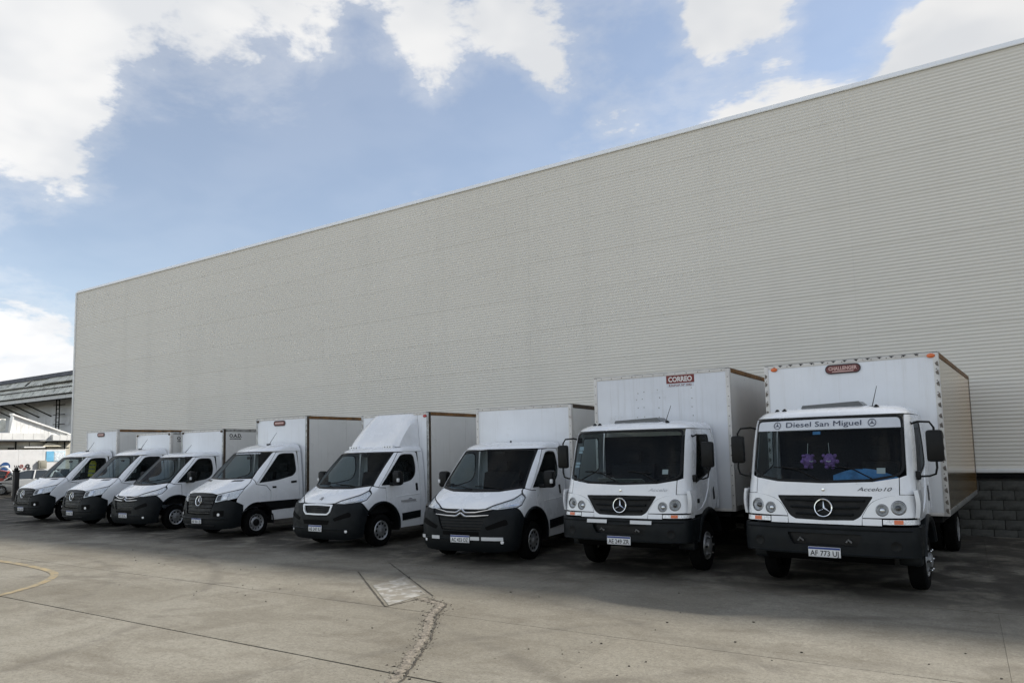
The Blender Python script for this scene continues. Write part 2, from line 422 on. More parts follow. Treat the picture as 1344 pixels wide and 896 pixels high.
def build_ground():
    S = 1200
    g = obj('ground', mesh('ground', [(-S, -S, -.035), (S, -S, -.035), (S, S, -.035), (-S, S, -.035)], [(0, 1, 2, 3)]), JOINT)
    tag(g, kind='structure')
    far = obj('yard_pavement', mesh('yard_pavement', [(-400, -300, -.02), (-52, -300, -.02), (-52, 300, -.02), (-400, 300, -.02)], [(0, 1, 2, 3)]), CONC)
    tag(far, kind='structure')
    ys = [-26, -18, -12, -6.5, -2.6, 1.2, 5.04, 7.12, 10.1, 13.25, 17.9]
    gap = {5.04: .014, 7.12: .006, 10.1: .009, 13.25: .012}
    for r in range(len(ys)-1):
        xs = [-52+.0]
        step = 5.8 if r % 2 else 6.1
        while xs[-1] < 26: xs.append(xs[-1]+step)
        a = ys[r]+gap.get(ys[r], .004); b = ys[r+1]-gap.get(ys[r+1], .004)
        for k in range(len(xs)-1):
            x0, x1 = xs[k]+.0012, xs[k+1]-.0012
            h = random.uniform(-.0015, .0015)
            mb = MB()
            n = 10
            # slightly ragged long edges
            lo = [(x0+(x1-x0)*i/n, a+random.uniform(-.003, .003)) for i in range(n+1)]
            hi = [(x0+(x1-x0)*i/n, b+random.uniform(-.003, .003)) for i in range(n+1)]
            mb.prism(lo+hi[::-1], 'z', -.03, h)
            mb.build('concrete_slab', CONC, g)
    # strip of paving behind the shops' wall line and in front of the far sheds
    p = obj('far_pavement', mesh('far_pavement', [(-52, 17.92, -.005), (60, 17.92, -.005), (60, 200, -.005), (-52, 200, -.005)], [(0, 1, 2, 3)]), CONC)
    tag(p, kind='structure')
    q = obj('side_pavement', mesh('side_pavement', [(26.5, -60, -.006), (200, -60, -.006), (200, 17.9, -.006), (26.5, 17.9, -.006)], [(0, 1, 2, 3)]), CONC)
    tag(q, kind='structure')
    q = obj('rear_pavement', mesh('rear_pavement', [(-52, -200, -.006), (200, -200, -.006), (200, -60.1, -.006), (26.4, -60.1, -.006), (26.4, -26.1, -.006), (-52, -26.1, -.006)], [(0, 1, 2, 3, 4, 5)]), CONC)
    tag(q, kind='structure')
    # yellow painted curve
    YEL = mat('yellow_road_paint', (.30, .235, .13), .75, noise=(6, .2), dirt=(5, (.20, .175, .125), .42, .6))
    pts = [(-22, 5.9), (-18.5, 6.62), (-16.54, 6.76), (-14.9, 6.68), (-13.9, 6.5), (-13.35, 6.2), (-12.9, 5.8), (-12.55, 5.3), (-12.4, 4.9), (-12.5, 4.2), (-12.9, 3.6)]
    V = []; F = []
    sm = []
    for i in range(len(pts)-1):
        p0 = Vector(pts[max(0, i-1)]); p1 = Vector(pts[i]); p2 = Vector(pts[i+1]); p3 = Vector(pts[min(len(pts)-1, i+2)])
        for k in range(6):
            u = k/6
            sm.append(.5*((2*p1)+(p2-p0)*u+(2*p0-5*p1+4*p2-p3)*u*u+(3*p1-p0-3*p2+p3)*u**3))
    for i, p in enumerate(sm):
        d = (sm[min(i+1, len(sm)-1)]-sm[max(0, i-1)]).normalized(); nn = Vector((-d.y, d.x))
        wd = .065
        V += [(*(p+nn*wd), .0055), (*(p-nn*wd), .0055)]
        if i: F.append((2*i-2, 2*i-1, 2*i+1, 2*i))
    o = obj('road_marking', mesh('road_marking', V, F), YEL); tag(o, 'worn yellow curved line painted on the concrete at far left', 'marking')
    # trench strip with two dirty joints and whitish patch
    A, B, C_, D_ = Vector((-8.9, 9.0)), Vector((-6.55, 7.12)), Vector((-6.42, 7.95)), Vector((-9.05, 9.95))
    tr = empty('trench_cover', (-7.6, 8.4, 0))
    tag(tr, 'concrete trench strip with dark joints and whitish patched end in front of the vans', 'trench cover')
    DIRTM = mat('trench_dirt', (.055, .047, .036), .95, noise=(9, .5))
    PATCH = mat('trench_mortar', (.30, .293, .27), .9, noise=(6, .3), dirt=(4.5, (.20, .182, .148), .40, .58), bump=(30, .6, .01))
    rt = Vector((7.6, -8.4, 0))
    def strip(name, a, b, w0, m, z):
        n = 24; V = []; F = []; d = (b-a).normalized(); nn = Vector((-d.y, d.x))
        for i in range(n+1):
            p = a.lerp(b, i/n); w = w0*random.uniform(.35, 1.25)
            V += [(*(p+nn*w+Vector((7.6, -8.4))), z), (*(p-nn*w*random.uniform(.5, 1.2)+Vector((7.6, -8.4))), z)]
            if i: F.append((2*i-2, 2*i-1, 2*i+1, 2*i))
        return obj(name, mesh(name, V, F), m, tr)
    strip('joint', A, B, .014, DIRTM, .0052); strip('joint', D_, C_, .014, DIRTM, .0052); strip('joint', B, B.lerp(C_, .9), .014, DIRTM, .0052)
    c0, c1 = A.lerp(B, .55), D_.lerp(C_, .60)
    sh = Vector((7.6, -8.4))
    poly = [A.lerp(B, f)+(Vector((.03, .05))) for f in (.48, .6, .75, .9, .985)] + [C_.lerp(D_, f)+Vector((-.03, -.05)) for f in (.06, .15, .3, .4, .5)]
    obj('patch', mesh('patch', [(*(p+sh), .0048) for p in poly], [tuple(range(len(poly)))]), PATCH, tr)
    # crumbled crack that curves towards the camera
    crack = [(-6.45, 7.75), (-5.95, 7.55), (-5.72, 7.05), (-5.35, 6.55), (-5.02, 6.05), (-4.72, 5.5), (-4.42, 4.94), (-4.2, 4.3), (-4.05, 3.6)]
    RUB = mat('crumbled_concrete', (.20, .175, .14), .95, noise=(14, .35), dirt=(9, (.06, .05, .04), .55, .7), bump=(40, .8, .02))
    V = []; F = []
    cs = []
    for i in range(len(crack)-1):
        for k in range(10): cs.append(Vector(crack[i]).lerp(Vector(crack[i+1]), k/10))
    for i, p in enumerate(cs):
        d = (cs[min(i+1, len(cs)-1)]-cs[max(0, i-1)]).normalized(); nn = Vector((-d.y, d.x))
        w1 = random.uniform(.03, .09); w2 = random.uniform(.02, .05)
        V += [(*(p+nn*-w1), .0045), (*p, .009), (*(p+nn*w2), .0045)]
        if i: b = 3*i; F += [(b-3, b-2, b+1, b), (b-2, b-1, b+2, b+1)]
    o = obj('concrete_crack', mesh('concrete_crack', V, F), RUB); tag(o, 'crumbled crack curving from the trench strip towards the viewer', 'crack')
    V = []; F = []
    for i, p in enumerate(cs):
        d = (cs[min(i+1, len(cs)-1)]-cs[max(0, i-1)]).normalized(); nn = Vector((-d.y, d.x))
        q = p+nn*.10*1; w = random.uniform(.001, .014)
        q = p + Vector((.07, .03))+nn*random.uniform(-.015, .015)
        V += [(*(q-nn*w), .0105), (*(q+nn*w), .0105)]
        if i: F.append((2*i-2, 2*i-1, 2*i+1, 2*i))
    obj('crack_edge', mesh('crack_edge', V, F), DIRTM, o)
    mb = MB()
    for _ in range(700):
        p = random.choice(cs)
        s = random.uniform(.003, .012); x = p.x+random.gauss(0, .07); y = p.y+random.gauss(0, .07)
        pts = [(x+s*math.cos(a)*random.uniform(.6, 1.2), y+s*math.sin(a)*random.uniform(.6, 1.2)) for a in (0, 1.25, 2.5, 3.8, 5.0)]
        mb.prism(pts, 'z', .0, s*random.uniform(.6, 1.2))
    ch = mb.build('concrete_chips', RUB, None, ang=10); tag(ch, 'loose concrete chips scattered along the crumbled crack', 'gravel', kind='stuff')
    mb = MB()
    for cx_, cy_, n, sp in ((-13.4, 8.0, 6, .35), (-11.2, 8.2, 6, .3), (-9.0, 7.0, 7, .3), (-3.6, 6.5, 6, .35), (-2.8, 5.8, 5, .4), (-7.2, 9.6, 8, .7), (-.5, 7.6, 4, .7), (-10, 6.4, 8, 1.6), (-4, 7.8, 10, 1.8), (-15.5, 9, 8, 1.5), (-1.4, 7.6, 6, 1.4)):
        for _ in range(n):
            x = cx_+random.gauss(0, sp); y = cy_+random.gauss(0, sp*.6); s = random.uniform(.006, .017)
            pts = [(x+s*math.cos(a)*random.uniform(.6, 1.2), y+s*.7*math.sin(a)*random.uniform(.6, 1.2)) for a in (0, 1.25, 2.5, 3.8, 5.0)]
            mb.prism(pts, 'z', .0, s*.6)
    o = mb.build('debris', DIRTM, None, ang=10); tag(o, 'small dark crumbs and leaves lying about on the concrete yard', 'debris', kind='stuff')
build_ground()

# ------------------------------------------------------------------ warehouse
WY, WZ0, WZ1, WX0, WX1 = 17.95, 1.345, 10.33, -36.98, 34.0
def cladding_material():
    m = bpy.data.materials.new('cladding_sheet_metal'); m.use_nodes = True
    t = NT(m.node_tree); b = t.n['Principled BSDF']
    ge = t.new('ShaderNodeNewGeometry'); P = ge.outputs['Position']; oi = t.new('ShaderNodeObjectInfo')
    mp = t.new('ShaderNodeMapping'); mp.inputs['Scale'].default_value = (1.3, 1, .10); t.link(P, mp.inputs[0])
    st = t.noise(mp.outputs[0], 1.1, 6, .6); bg = t.noise(P, .12, 4, .5)
    c = t.mix(t.maprange(bg, .3, .7), (.765, .732, .660, 1), (.795, .762, .690, 1))
    c = t.mix(t.math('MULTIPLY', t.maprange(st, .5, .8), .17), c, (.55, .53, .48, 1))
    sp = t.noise(P, 7, 6, .7)
    c = t.mix(t.math('MULTIPLY', t.maprange(sp, .70, .76), .2), c, (.72, .72, .70, 1))
    hs = t.new('ShaderNodeHueSaturation'); t.link(c, hs.inputs['Color'])
    t.link(t.math('ADD', t.math('MULTIPLY', oi.outputs['Random'], .022), .989), hs.inputs['Value'])
    t.link(hs.outputs[0], b.inputs['Base Color'])
    b.inputs['Roughness'].default_value = .5; b.inputs['Specular IOR Level'].default_value = .35
    MATS['cladding_sheet_metal'] = m
    return m
CLAD = cladding_material()
TRIMW = mat('white_flashing', (.82, .82, .80), .4, noise=(3, .06))
BLOCKM = mat('concrete_block', (.075, .075, .068), .9, noise=(3, .3), dirt=(2.2, (.03, .03, .027), .45, .7), bump=(35, .5, .01))
MORTAR = mat('mortar', (.028, .027, .024), .95, noise=(4, .25))

def build_warehouse():
    w = empty('warehouse', (-3, 18.2, 0))
    tag(w, 'huge grey warehouse with horizontally ribbed metal wall behind the trucks', 'warehouse')
    ox, oy = 3, -18.2
    def sheet_mesh(n_per, length, per=.0791, amp=.0135):
        V = []; F = []; k = 10; N = n_per*k
        for i in range(N+1):
            z = per*i/k; ph = 2*math.pi*i/k
            c = math.cos(ph); y = -amp*(1-c*abs(c)**.3)*.5*2*.5*.62 - .0035*(1-i/N)
            V += [(0, y, z), (length, y, z)]
            if i: F.append((2*i-2, 2*i-1, 2*i+1, 2*i))
        # lower lip turned back to the wall
        b = len(V); V += [(0, .02, 0), (length, .02, 0)]; F.append((b, b+1, 1, 0))
        me = mesh('cladding_sheet', V, F); finish(me, 60); me.materials.append(CLAD); return me
    Lc = 8.77
    full = sheet_mesh(13, Lc); top = sheet_mesh(9, Lc)
    zrow = 1.0283
    for r in range(9):
        for cidx in range(8):
            o = obj('cladding_sheet', full if r < 8 else top, None, w, (WX0+cidx*Lc+ox, WY+oy-.0008*((cidx+r) % 2), WZ0+.03+r*zrow))
            o.scale.x = .99985
    MB().box(WX0+.06+ox, WX1+ox, WY+.10+oy, 62+oy, 0.02, WZ1-.03).build('core', mat('warehouse_core', (.4, .4, .38), .8), w)
    MB().prism([(WY-.05+oy, WZ1-.035), (WY-.05+oy, WZ1-.01), (WY+.075+oy, WZ1+.135), (WY+.5+oy, WZ1+.14), (WY+.5+oy, WZ1-.035)], 'x', WX0-.08+ox, WX1+ox).build('roof_flashing', mat('bright_cap', (.88, .88, .86), .35), w, ang=20)
    MB().box(WX0-.12+ox, WX0-.002+ox, WY-.045+oy, WY+.3+oy, WZ0-.02, WZ1-.022, .008).build('corner_flashing', TRIMW, w)
    MB().box(WX0+ox, WX1+ox, WY-.045+oy, WY+.02+oy, WZ0-.03, WZ0+.055, .004).build('drip_flashing', TRIMW, w)
    MB().box(WX0+ox, WX1+ox, WY+.005+oy, WY+.095+oy, 1.20, 1.30, .004).build('sill_beam', DARK, w)
    # block plinth: mortar core with single blocks where they can be seen
    MB().box(WX0+ox, WX1+ox, WY+.042+oy, WY+.099+oy, 0.0, 1.195).build('plinth', MORTAR, w)
    bm = MB().box(-.195, .195, -.03, .02, -.0955, .0955, .006); bo = bm.build('block', BLOCKM, w)
    me = bo.data; first = True
    for r in range(6):
        for k in range(30):
            x = -5.0+k*.4+(.2 if r % 2 else 0)+random.uniform(-.002, .002)
            loc = (x+ox, WY+.03+oy+random.uniform(-.003, .003), .043+r*.2-.0005)
            if first: bo.location = loc; first = False
            else:
                obj('block', me, None, w, loc)
    # dark downpipe on the far corner
    mb = MB().tube([(WX0-.28+ox, WY+.5+oy, 0), (WX0-.28+ox, WY+.5+oy, 6.35)], .13, 10)
    mb.box(WX0-.3+ox, WX0-.1+ox, WY+.44+oy, WY+.56+oy, 3.0, 3.06).box(WX0-.3+ox, WX0-.1+ox, WY+.44+oy, WY+.56+oy, 5.2, 5.26)
    mb.build('downpipe', BLACK, w)
build_warehouse()

# ------------------------------------------------------------------ old factory, white shed, gate at far left
OLDW = mat('old_white_cladding', (.72, .72, .70), .7, noise=(.8, .08), dirt=(1.2, (.36, .35, .32), .55, .8))
OLDGREY = mat('old_grey_cladding', (.72, .73, .74), .7, noise=(.6, .10), dirt=(1.0, (.50, .50, .50), .5, .8))
ROOFM = mat('old_fibre_roof', (.78, .78, .71), .85, noise=(1.1, .18), dirt=(1.6, (.22, .22, .17), .5, .75))
ROOFD = mat('dark_roof_edge', (.09, .095, .11), .7, noise=(1.5, .2))
CREAM = mat('cream_render', (.55, .52, .44), .85, noise=(1.2, .12), dirt=(1.5, (.32, .29, .23), .55, .8))

def build_factory():
    f = empty('old_factory', (-112.5, 45, -1.0)); f.scale = (1.5, 1.5, 1.5); tag(f, 'old factory with rows of corrugated roof sheets behind the white shed', 'factory')
    ox, oy = 75, -30
    X0, X1 = -112., -40.
    MB().box(X0+ox, X1+ox, .0, 18, 0, 7.195).build('wall', OLDGREY, f)
    # wall panels standing a little proud, with open joints
    pm = None
    for k in range(18):
        for r in range(3):
            x = X0+k*4.0
            if x > X1-3: continue
            loc = (x+ox+.02, -.03, 1.2+r*1.85)
            if pm is None:
                pm = MB().box(0, 3.95, 0, .05, 0, 1.8).build('wall_panel', OLDGREY, f, loc=loc).data
            else: obj('wall_panel', pm, None, f, loc)
    # fascia under the eaves: single panels
    fm = None
    for k in range(60):
        x = X0+k*1.2
        loc = (x+ox, -1.9, 6.87)
        if fm is None: fm = MB().box(0, 1.16, 0, .06, 0, .30).build('fascia_panel', OLDW, f, loc=loc).data
        else: obj('fascia_panel', fm, None, f, loc)
    MB().box(X0+ox, X1+ox, -1.84, 0, 7.2, 7.28).build('soffit', ROOFD, f)
    MB().box(X0+ox, X1+ox, -1.98, -1.83, 7.175, 7.27).build('gutter', DARK, f)
    MB().box(X0+ox, X1+ox, -1.95, -1.83, 6.80, 6.865).build('fascia_rail', DARK, f)
    # rows of narrow overlapping sheets with dark gaps, steep
    def band(y0, z0, y1, z1, xa, xb, nm):
        mb = MB(); x = xa; per = .40
        while x < xb:
            a, b = x+ox+.02, x+ox+.02+per*random.uniform(.58, .70); lean = .14
            V = [(a, y0, z0), (b, y0, z0), (b+lean, y1, z1), (a+lean, y1, z1)]
            V += [(p[0], p[1]+.05, p[2]-.05) for p in V]
            mb.add(V, [(0, 1, 2, 3), (7, 6, 5, 4), (0, 4, 5, 1), (1, 5, 6, 2), (2, 6, 7, 3), (3, 7, 4, 0)]); x += per
        o = mb.build('roof_sheets', ROOFM, f, ang=20); o['kind'] = 'stuff'
        V = [(xa+ox, y0+.12, z0-.02), (xb+ox, y0+.12, z0-.02), (xb+ox, y1+.12, z1-.02), (xa+ox, y1+.12, z1-.02)]
        obj('roof_backing', mesh('roof_backing', V, [(0, 1, 2, 3)]), DARK, f)
    band(-2.0, 7.28, -1.55, 7.86, X0, X1, '')
    band(-1.62, 7.84, -1.20, 8.38, X0, X1, '')
    band(-1.36, 8.32, -.80, 8.92, X0, -67.6, '')
    band(-1.25, 8.36, -.72, 8.92, -67.3, -64.2, '')
    band(-1.42, 8.36, -.80, 8.92, -64.2, X1, '')
    MB().prism([(-1.5, 8.20), (-1.1, 8.36), (-.8, 8.7), (-.6, 8.3)], 'x', X0+ox, X1+ox).build('roof_deck', DARK, f)
    MB().box(X0+ox, X1+ox, -1.66, -1.60, 7.80, 7.85).build('roof_batten', DARK, f)
    MB().prism([(-.95, 8.88), (-.9, 9.22), (-.4, 9.25), (.3, 8.9)], 'x', X0+ox, X1+ox).build('ridge_cap', ROOFD, f)
    for k in range(22):
        x = -111+k*2.13
        MB().tube([(x+ox, -1.8, 6.82), (x+.9+ox, -.05, 5.75)], .055, 6).build('strut', DARK, f)
    lad = MB()
    for x in (-63.6, -63.1): lad.tube([(x+ox, -.5, 4.0), (x+ox, -.5, 7.1)], .045, 6)
    for k in range(9): lad.tube([(-63.6+ox, -.5, 4.1+k*.36), (-63.1+ox, -.5, 4.1+k*.36)], .03, 5)
    for k in range(4): lad.tube([(-64.3+ox, -.4, 4.2+k*.8), (-62.4+ox, -.4, 4.2+k*.8)], .03, 5)
    lad.build('ladder', DARK, f)
build_factory()

def build_shed():
    # its long front runs away from the camera, square to the warehouse wall
    X = -58.0
    s = empty('white_shed', (X, 25, 0)); tag(s, 'low white shed with sloping top and blue notice on its front', 'shed')
    oy = -25
    def yz(poly, x0, x1, nm, m, par=s): return MB().prism([(y+oy, z) for y, z in poly], 'x', x0, x1).build(nm, m, par)
    yz([(10, 0), (28.0, 0), (28.0, 3.5), (10, 3.5)], -9, -.02, 'wall', CREAM)
    # sloping upper end, one vertical board beside the next
    n = 15; y0, y1 = 24.0, 28.0
    for k in range(n):
        a = y0+(y1-y0)*k/n+.006; b = y0+(y1-y0)*(k+1)/n-.006
        za = 5.38-(a-24.03)*(1.50/3.97); zb = 5.38-(b-24.03)*(1.50/3.97)
        yz([(a, 3.56), (b, 3.56), (b, zb), (a, za)], -.10, .0+random.uniform(-.008, .008), 'board', OLDW)
    yz([(23.90, 5.47), (28.15, 3.95), (28.15, 3.85), (23.90, 5.35)], -.3, .16, 'verge', TRIMW)
    yz([(23.82, 4.05), (24.0, 5.47), (24.06, 5.47), (23.95, 4.05)], -.3, .10, 'verge', TRIMW)
    yz([(15, 4.2), (23.8, 4.2), (23.8, 5.1), (15, 5.3)], -5, -.6, 'rear_roof', ROOFM)
    # fascia panels
    for k in range(15):
        a = 16.4+k*.68
        if a+.66 > 26.5: break
        yz([(a+.008, 3.56), (a+.672, 3.56), (a+.672, 4.05), (a+.008, 4.05)], .02, .38, 'fascia_panel', OLDW)
    for a in (26.6, 27.1, 27.6):
        yz([(a, 3.52), (a+.48, 3.52), (a+.48, 3.9), (a, 3.95)], .02, .30, 'fascia_panel', OLDW)
    yz([(16, 3.50), (28.0, 3.45), (28.0, 3.40), (16, 3.45)], .0, .55, 'canopy', DARK)
    for k in range(12):
        a = 16.6+k*.95
        yz([(a, 3.0), (a+.9, 3.0), (a+.9, 3.44), (a, 3.44)], -.02, .06, 'upper_panel', CREAM)
    yz([(24.6, 2.98), (26.0, 2.98), (26.0, 3.06), (24.6, 3.06)], .06, .5, 'ledge', TRIMW)
    yz([(25.9, 3.06), (27.2, 3.06), (26.9, 3.2), (26.3, 3.36), (26.1, 3.28)], .05, .35, 'tarpaulin', mat('tarpaulin', (.62, .58, .46), .8, noise=(3, .15)))
    for a in (24.2, 26.2, 27.5):
        yz([(a, 2.75), (a+.06, 2.75), (a+.06, 3.42), (a, 3.42)], .05, .12, 'bracket', DARK)
    yz([(23.75, 2.88), (24.15, 2.88), (24.15, 3.08), (23.75, 3.08)], .0, .05, 'vent', BLACK)
    # white hoarding in front of the shed
    h = empty('white_hoarding', (X+.6, 25, 0)); tag(h, 'plain white boarded wall below the shed, behind the gate', 'wall')
    for k in range(7):
        a = 16.2+k*1.6
        if a+1.58 > 27.5: break
        MB().box(-.03, .03, a+oy+.005, a+1.595+oy, .25, 2.84).build('board', mat('hoarding_white', (.66, .66, .655), .6, noise=(1.5, .06)), h)
    MB().box(-.05, -.031, 16+oy, 27.4+oy, 1.86, 1.93).build('rail', OLDGREY, h)
    # notice board
    nb = empty('notice_board', (X+.64, 26.7, 2.3)); tag(nb, 'light blue notice board on the white wall below the shed', 'sign')
    BLUE = mat('notice_blue', (.16, .44, .66), .5, noise=(2, .1)); PALE = mat('notice_pale', (.52, .68, .76), .5, noise=(5, .2))
    MB().box(0, .03, -.68, -.17, -.34, .40).build('blue_panel', BLUE, nb)
    MB().box(0, .03, -.165, .62, -.34, .40).build('pale_panel', PALE, nb)
    MB().box(.031, .045, -.12, .55, -.28, .34).box(.046, .052, -.05, .05, -.2, .2).build('drawing', mat('notice_white', (.68, .74, .78), .5, noise=(9, .25)), nb)
    sg = MB().lathe([(.0, .0), (.0, .30), (.02, .30), (.02, 0)], 'x', (0, 0, 0), 24).build('road_sign', mat('sign_blue', (.02, .07, .20), .4), None, loc=(X+.7, 23.36, 1.67)); tag(sg, 'round blue sign with white bar at the left edge', 'sign')
    MB().box(.021, .03, -.19, .19, -.05, .06).build('white_bar', TRIMW, sg)
    em = empty('painted_emblem', (X+.66, 24.62, 1.60)); tag(em, 'small dark red round emblems on the white wall', 'sign')
    EM = mat('emblem_red', (.22, .06, .05), .6, noise=(12, .4))
    for dy, dz, r in ((-.22, .05, .13), (.18, .07, .14), (.0, -.12, .09), (.28, -.12, .1)):
        MB().lathe([(0, r), (0, r*.45), (.008, r*.45), (.008, r)], 'x', (0, dy, dz), 16, True).build('ring', EM if dy < .1 else INK, em)
    cb = MB().box(0, .25, -.28, .24, -.36, .26, .02).build('utility_box', mat('box_khaki', (.30, .29, .24), .7, noise=(6, .2)), None, loc=(X+.66, 25.73, 1.78)); tag(cb, 'small khaki utility box fixed to the white wall', 'utility box')
    MB().box(.251, .27, -.2, .16, -.25, .15, .005).build('door', mat('box_khaki2', (.26, .25, .20), .7), cb)
build_shed()

def build_gate():
    p = empty('gate_post', (-41.2, 17.3, 0)); tag(p, 'thick dark gate post beside the far van', 'gate post')
    MB().box(-.13, .13, -.11, .11, -.02, 1.5, .012).build('shaft', mat('dark_post', (.02, .017, .016), .6, noise=(5, .3)), p)
    MB().box(-.16, .16, -.14, .14, 1.5, 1.56, .01).box(-.09, .09, -.08, .08, 1.56, 1.66, .02).build('cap', BLACK, p)
    mb = MB()
    for a in (-.1, 0, .1): mb.tube([(a, 0, 1.64), (a*2.2, 0, 1.80)], .022, 6)
    mb.build('spikes', BLACK, p)
    g = empty('iron_gate', (-44.8, 18.05, 0)); tag(g, 'black iron bar gate with thin upright bars at the left edge', 'gate')
    d = Vector((3.5, -.75, 0)); 
    for k in range(-8, 15):
        q = d*(k/15)+Vector((0.0, 0, 0))
        MB().tube([(q.x, q.y, .06), (q.x, q.y, 1.38+.10*math.sin(k*.22+1))], .013, 6).build('bar', BLACK, g)
    for z in (.12, .85, 1.28):
        MB().tube([(-1.9, .41, z), (3.35, -.72, z)], .022, 6).build('rail', BLACK, g)
    MB().box(-.7, .25, -.28, .0, .78, .86).build('lock_plate', BLACK, g)
    mb = MB().tube([(-43.6+44.8+k*.12-1.2, 0, 1.30+.42*math.sin(math.pi*k/20)) for k in range(21)], .05, 8)
    o = mb.build('arch', TRIMW, None, loc=(-50.2, 19.9, 0)); 
    for q in (0, 1):
        MB().tube([(q*2.4, 0, 0), (q*2.4, 0, 1.33)], .05, 8).build('leg', TRIMW, o)
    tag(o, 'white tubular arch frame behind the iron gate', 'frame')
build_gate()

# ------------------------------------------------------------------ curved vehicle skins
def pchip(xs, ys):
    xs = np.array(xs, float); ys = np.array(ys, float); h = np.diff(xs); d = np.diff(ys)/h
    m = np.zeros_like(xs)
    for i in range(1, len(xs)-1):
        if d[i-1]*d[i] > 0:
            w1 = 2*h[i]+h[i-1]; w2 = h[i]+2*h[i-1]; m[i] = (w1+w2)/(w1/d[i-1]+w2/d[i])
    m[0] = d[0]; m[-1] = d[-1]
    def f(x):
        x = min(max(x, xs[0]), xs[-1]); i = min(max(int(np.searchsorted(xs, x))-1, 0), len(h)-1)
        t = (x-xs[i])/h[i]
        return float((2*t**3-3*t**2+1)*ys[i]+(t**3-2*t**2+t)*h[i]*m[i]+(-2*t**3+3*t**2)*ys[i+1]+(t**3-t**2)*h[i]*m[i+1])
    return f

class Body:
    """Cab skin: at each height z the plan outline is a rounded front (depth D, exponent n) of half width W whose
    nose is at y = F, going straight back along the sides. x: across, y: rearwards, z: up.
    Skin coordinates (U, z): U runs across the front (|U| < UA) and then back along the flank."""
    UA = 1.3
    def __init__(s, rows, yrear, zk=1.0):
        s.zk = zk
        z = [r[0] for r in rows]; s.zmin, s.zmax = z[0], z[-1]; s.yrear = yrear
        s.F = pchip(z, [r[1] for r in rows]); s.W = pchip(z, [r[2] for r in rows])
        s.D = pchip(z, [r[3] for r in rows]); s.n = pchip(z, [r[4] for r in rows]); s.c = {}
        s.a = np.linspace(0, math.pi/2, 180)
    def curve(s, z):
        k = round(z, 4)
        if k in s.c: return s.c[k]
        F, W, D, n = s.F(z), s.W(z), s.D(z), s.n(z)
        x = W*np.sin(s.a)**(2/n); y = F+D-D*np.maximum(np.cos(s.a), 0)**(2/n)
        L = np.concatenate([[0], np.cumsum(np.hypot(np.diff(x), np.diff(y)))]); L = L/L[-1]
        s.c[k] = (x, y, L, F+D, W); return s.c[k]
    def at(s, U, z):
        x, y, L, yd, W = s.curve(z); a = abs(U); sg = 1 if U >= 0 else -1
        z = s.zm(z)
        if a <= s.UA: return np.array([sg*np.interp(a/s.UA, L, x), np.interp(a/s.UA, L, y), z])
        return np.array([sg*W, yd+a-s.UA, z])
    def zm(s, z):
        if s.zk == 'tall': return float(np.interp(z, (.3, .6, .89, .935, 1.24, 1.405, 2.25, 2.7), (.3, .6, .925, .985, 1.305, 1.475, 2.366, 2.85)))
        return z if z < .89 else .89+(z-.89)*s.zk
    def nrm(s, U, z):
        e = 4e-3; z0, z1 = max(s.zmin, z-e), min(s.zmax, z+e)
        du = s.at(U+e, z)-s.at(U-e, z); dz = s.at(U, z1)-s.at(U, z0)
        # follow the skin at constant y on the flank
        n = np.cross(du, dz); l = np.linalg.norm(n)
        return n/l if l > 1e-12 else np.array([0, -1, 0])
    def fu(s, x, z):
        X, Y, L, yd, W = s.curve(z); return math.copysign(np.interp(abs(x), X, L)*s.UA, x)
    def su(s, y, z, sg=1):
        X, Y, L, yd, W = s.curve(z)
        if y < Y[0]-1e-6: print('BAD side point', y, z, Y[0])
        return sg*(s.UA+y-yd if y >= yd else np.interp(y, Y, L)*s.UA)
    def fpt(s, x, z, off=0.0):
        U = s.fu(x, z); return tuple(s.at(U, z)+s.nrm(U, z)*off)
    def spt(s, y, z, sg=1, off=0.0):
        U = s.su(y, z, sg); return tuple(s.at(U, z)+s.nrm(U, z)*off)

def rounded(pts):
    """pts: (view, a, z[, r]); rounds corners that carry a radius, and densifies edges drawn in one view"""
    n = len(pts); out = []
    for i in range(n):
        p = pts[i]
        if len(p) > 3 and p[3] > 0:
            a, b = pts[i-1], pts[(i+1) % n]
            P = Vector(p[1:3]); A = Vector(a[1:3]); B = Vector(b[1:3])
            if a[0] == p[0] == b[0]:
                r = min(p[3], .45*(A-P).length, .45*(B-P).length)
                q0 = P+(A-P).normalized()*r; q1 = P+(B-P).normalized()*r
                for k in range(6):
                    t = k/5; q = q0*(1-t)**2+P*2*t*(1-t)+q1*t*t
                    out.append((p[0], q.x, q.y))
                continue
        out.append(p[:3])
    return out

def outline(body, pts, sg=1, step=.05):
    pts = rounded(pts); n = len(pts); out = []
    def cv(v, a, z): return (body.fu(a*sg, z) if v == 'f' else body.su(a, z, sg), z)
    for i in range(n):
        p, q = pts[i], pts[(i+1) % n]
        if p[0] == q[0]:
            k = max(1, int(math.ceil(math.hypot(q[1]-p[1], q[2]-p[2])/step)))
            for j in range(k): out.append(cv(p[0], p[1]+(q[1]-p[1])*j/k, p[2]+(q[2]-p[2])*j/k))
        else:
            P, Q = cv(*p), cv(*q); k = max(1, int(math.ceil(math.hypot(Q[0]-P[0], Q[1]-P[1])/step)))
            for j in range(k): out.append((P[0]+(Q[0]-P[0])*j/k, P[1]+(Q[1]-P[1])*j/k))
    o2 = []
    for p in out:
        if not o2 or math.hypot(p[0]-o2[-1][0], p[1]-o2[-1][1]) > .004: o2.append(p)
    if math.hypot(o2[0][0]-o2[-1][0], o2[0][1]-o2[-1][1]) < .004: o2.pop()
    return o2

def sym(pts):
    """right half outline (bottom centre -> up to top centre) completed with its mirror image; all as U-signed points"""
    return pts

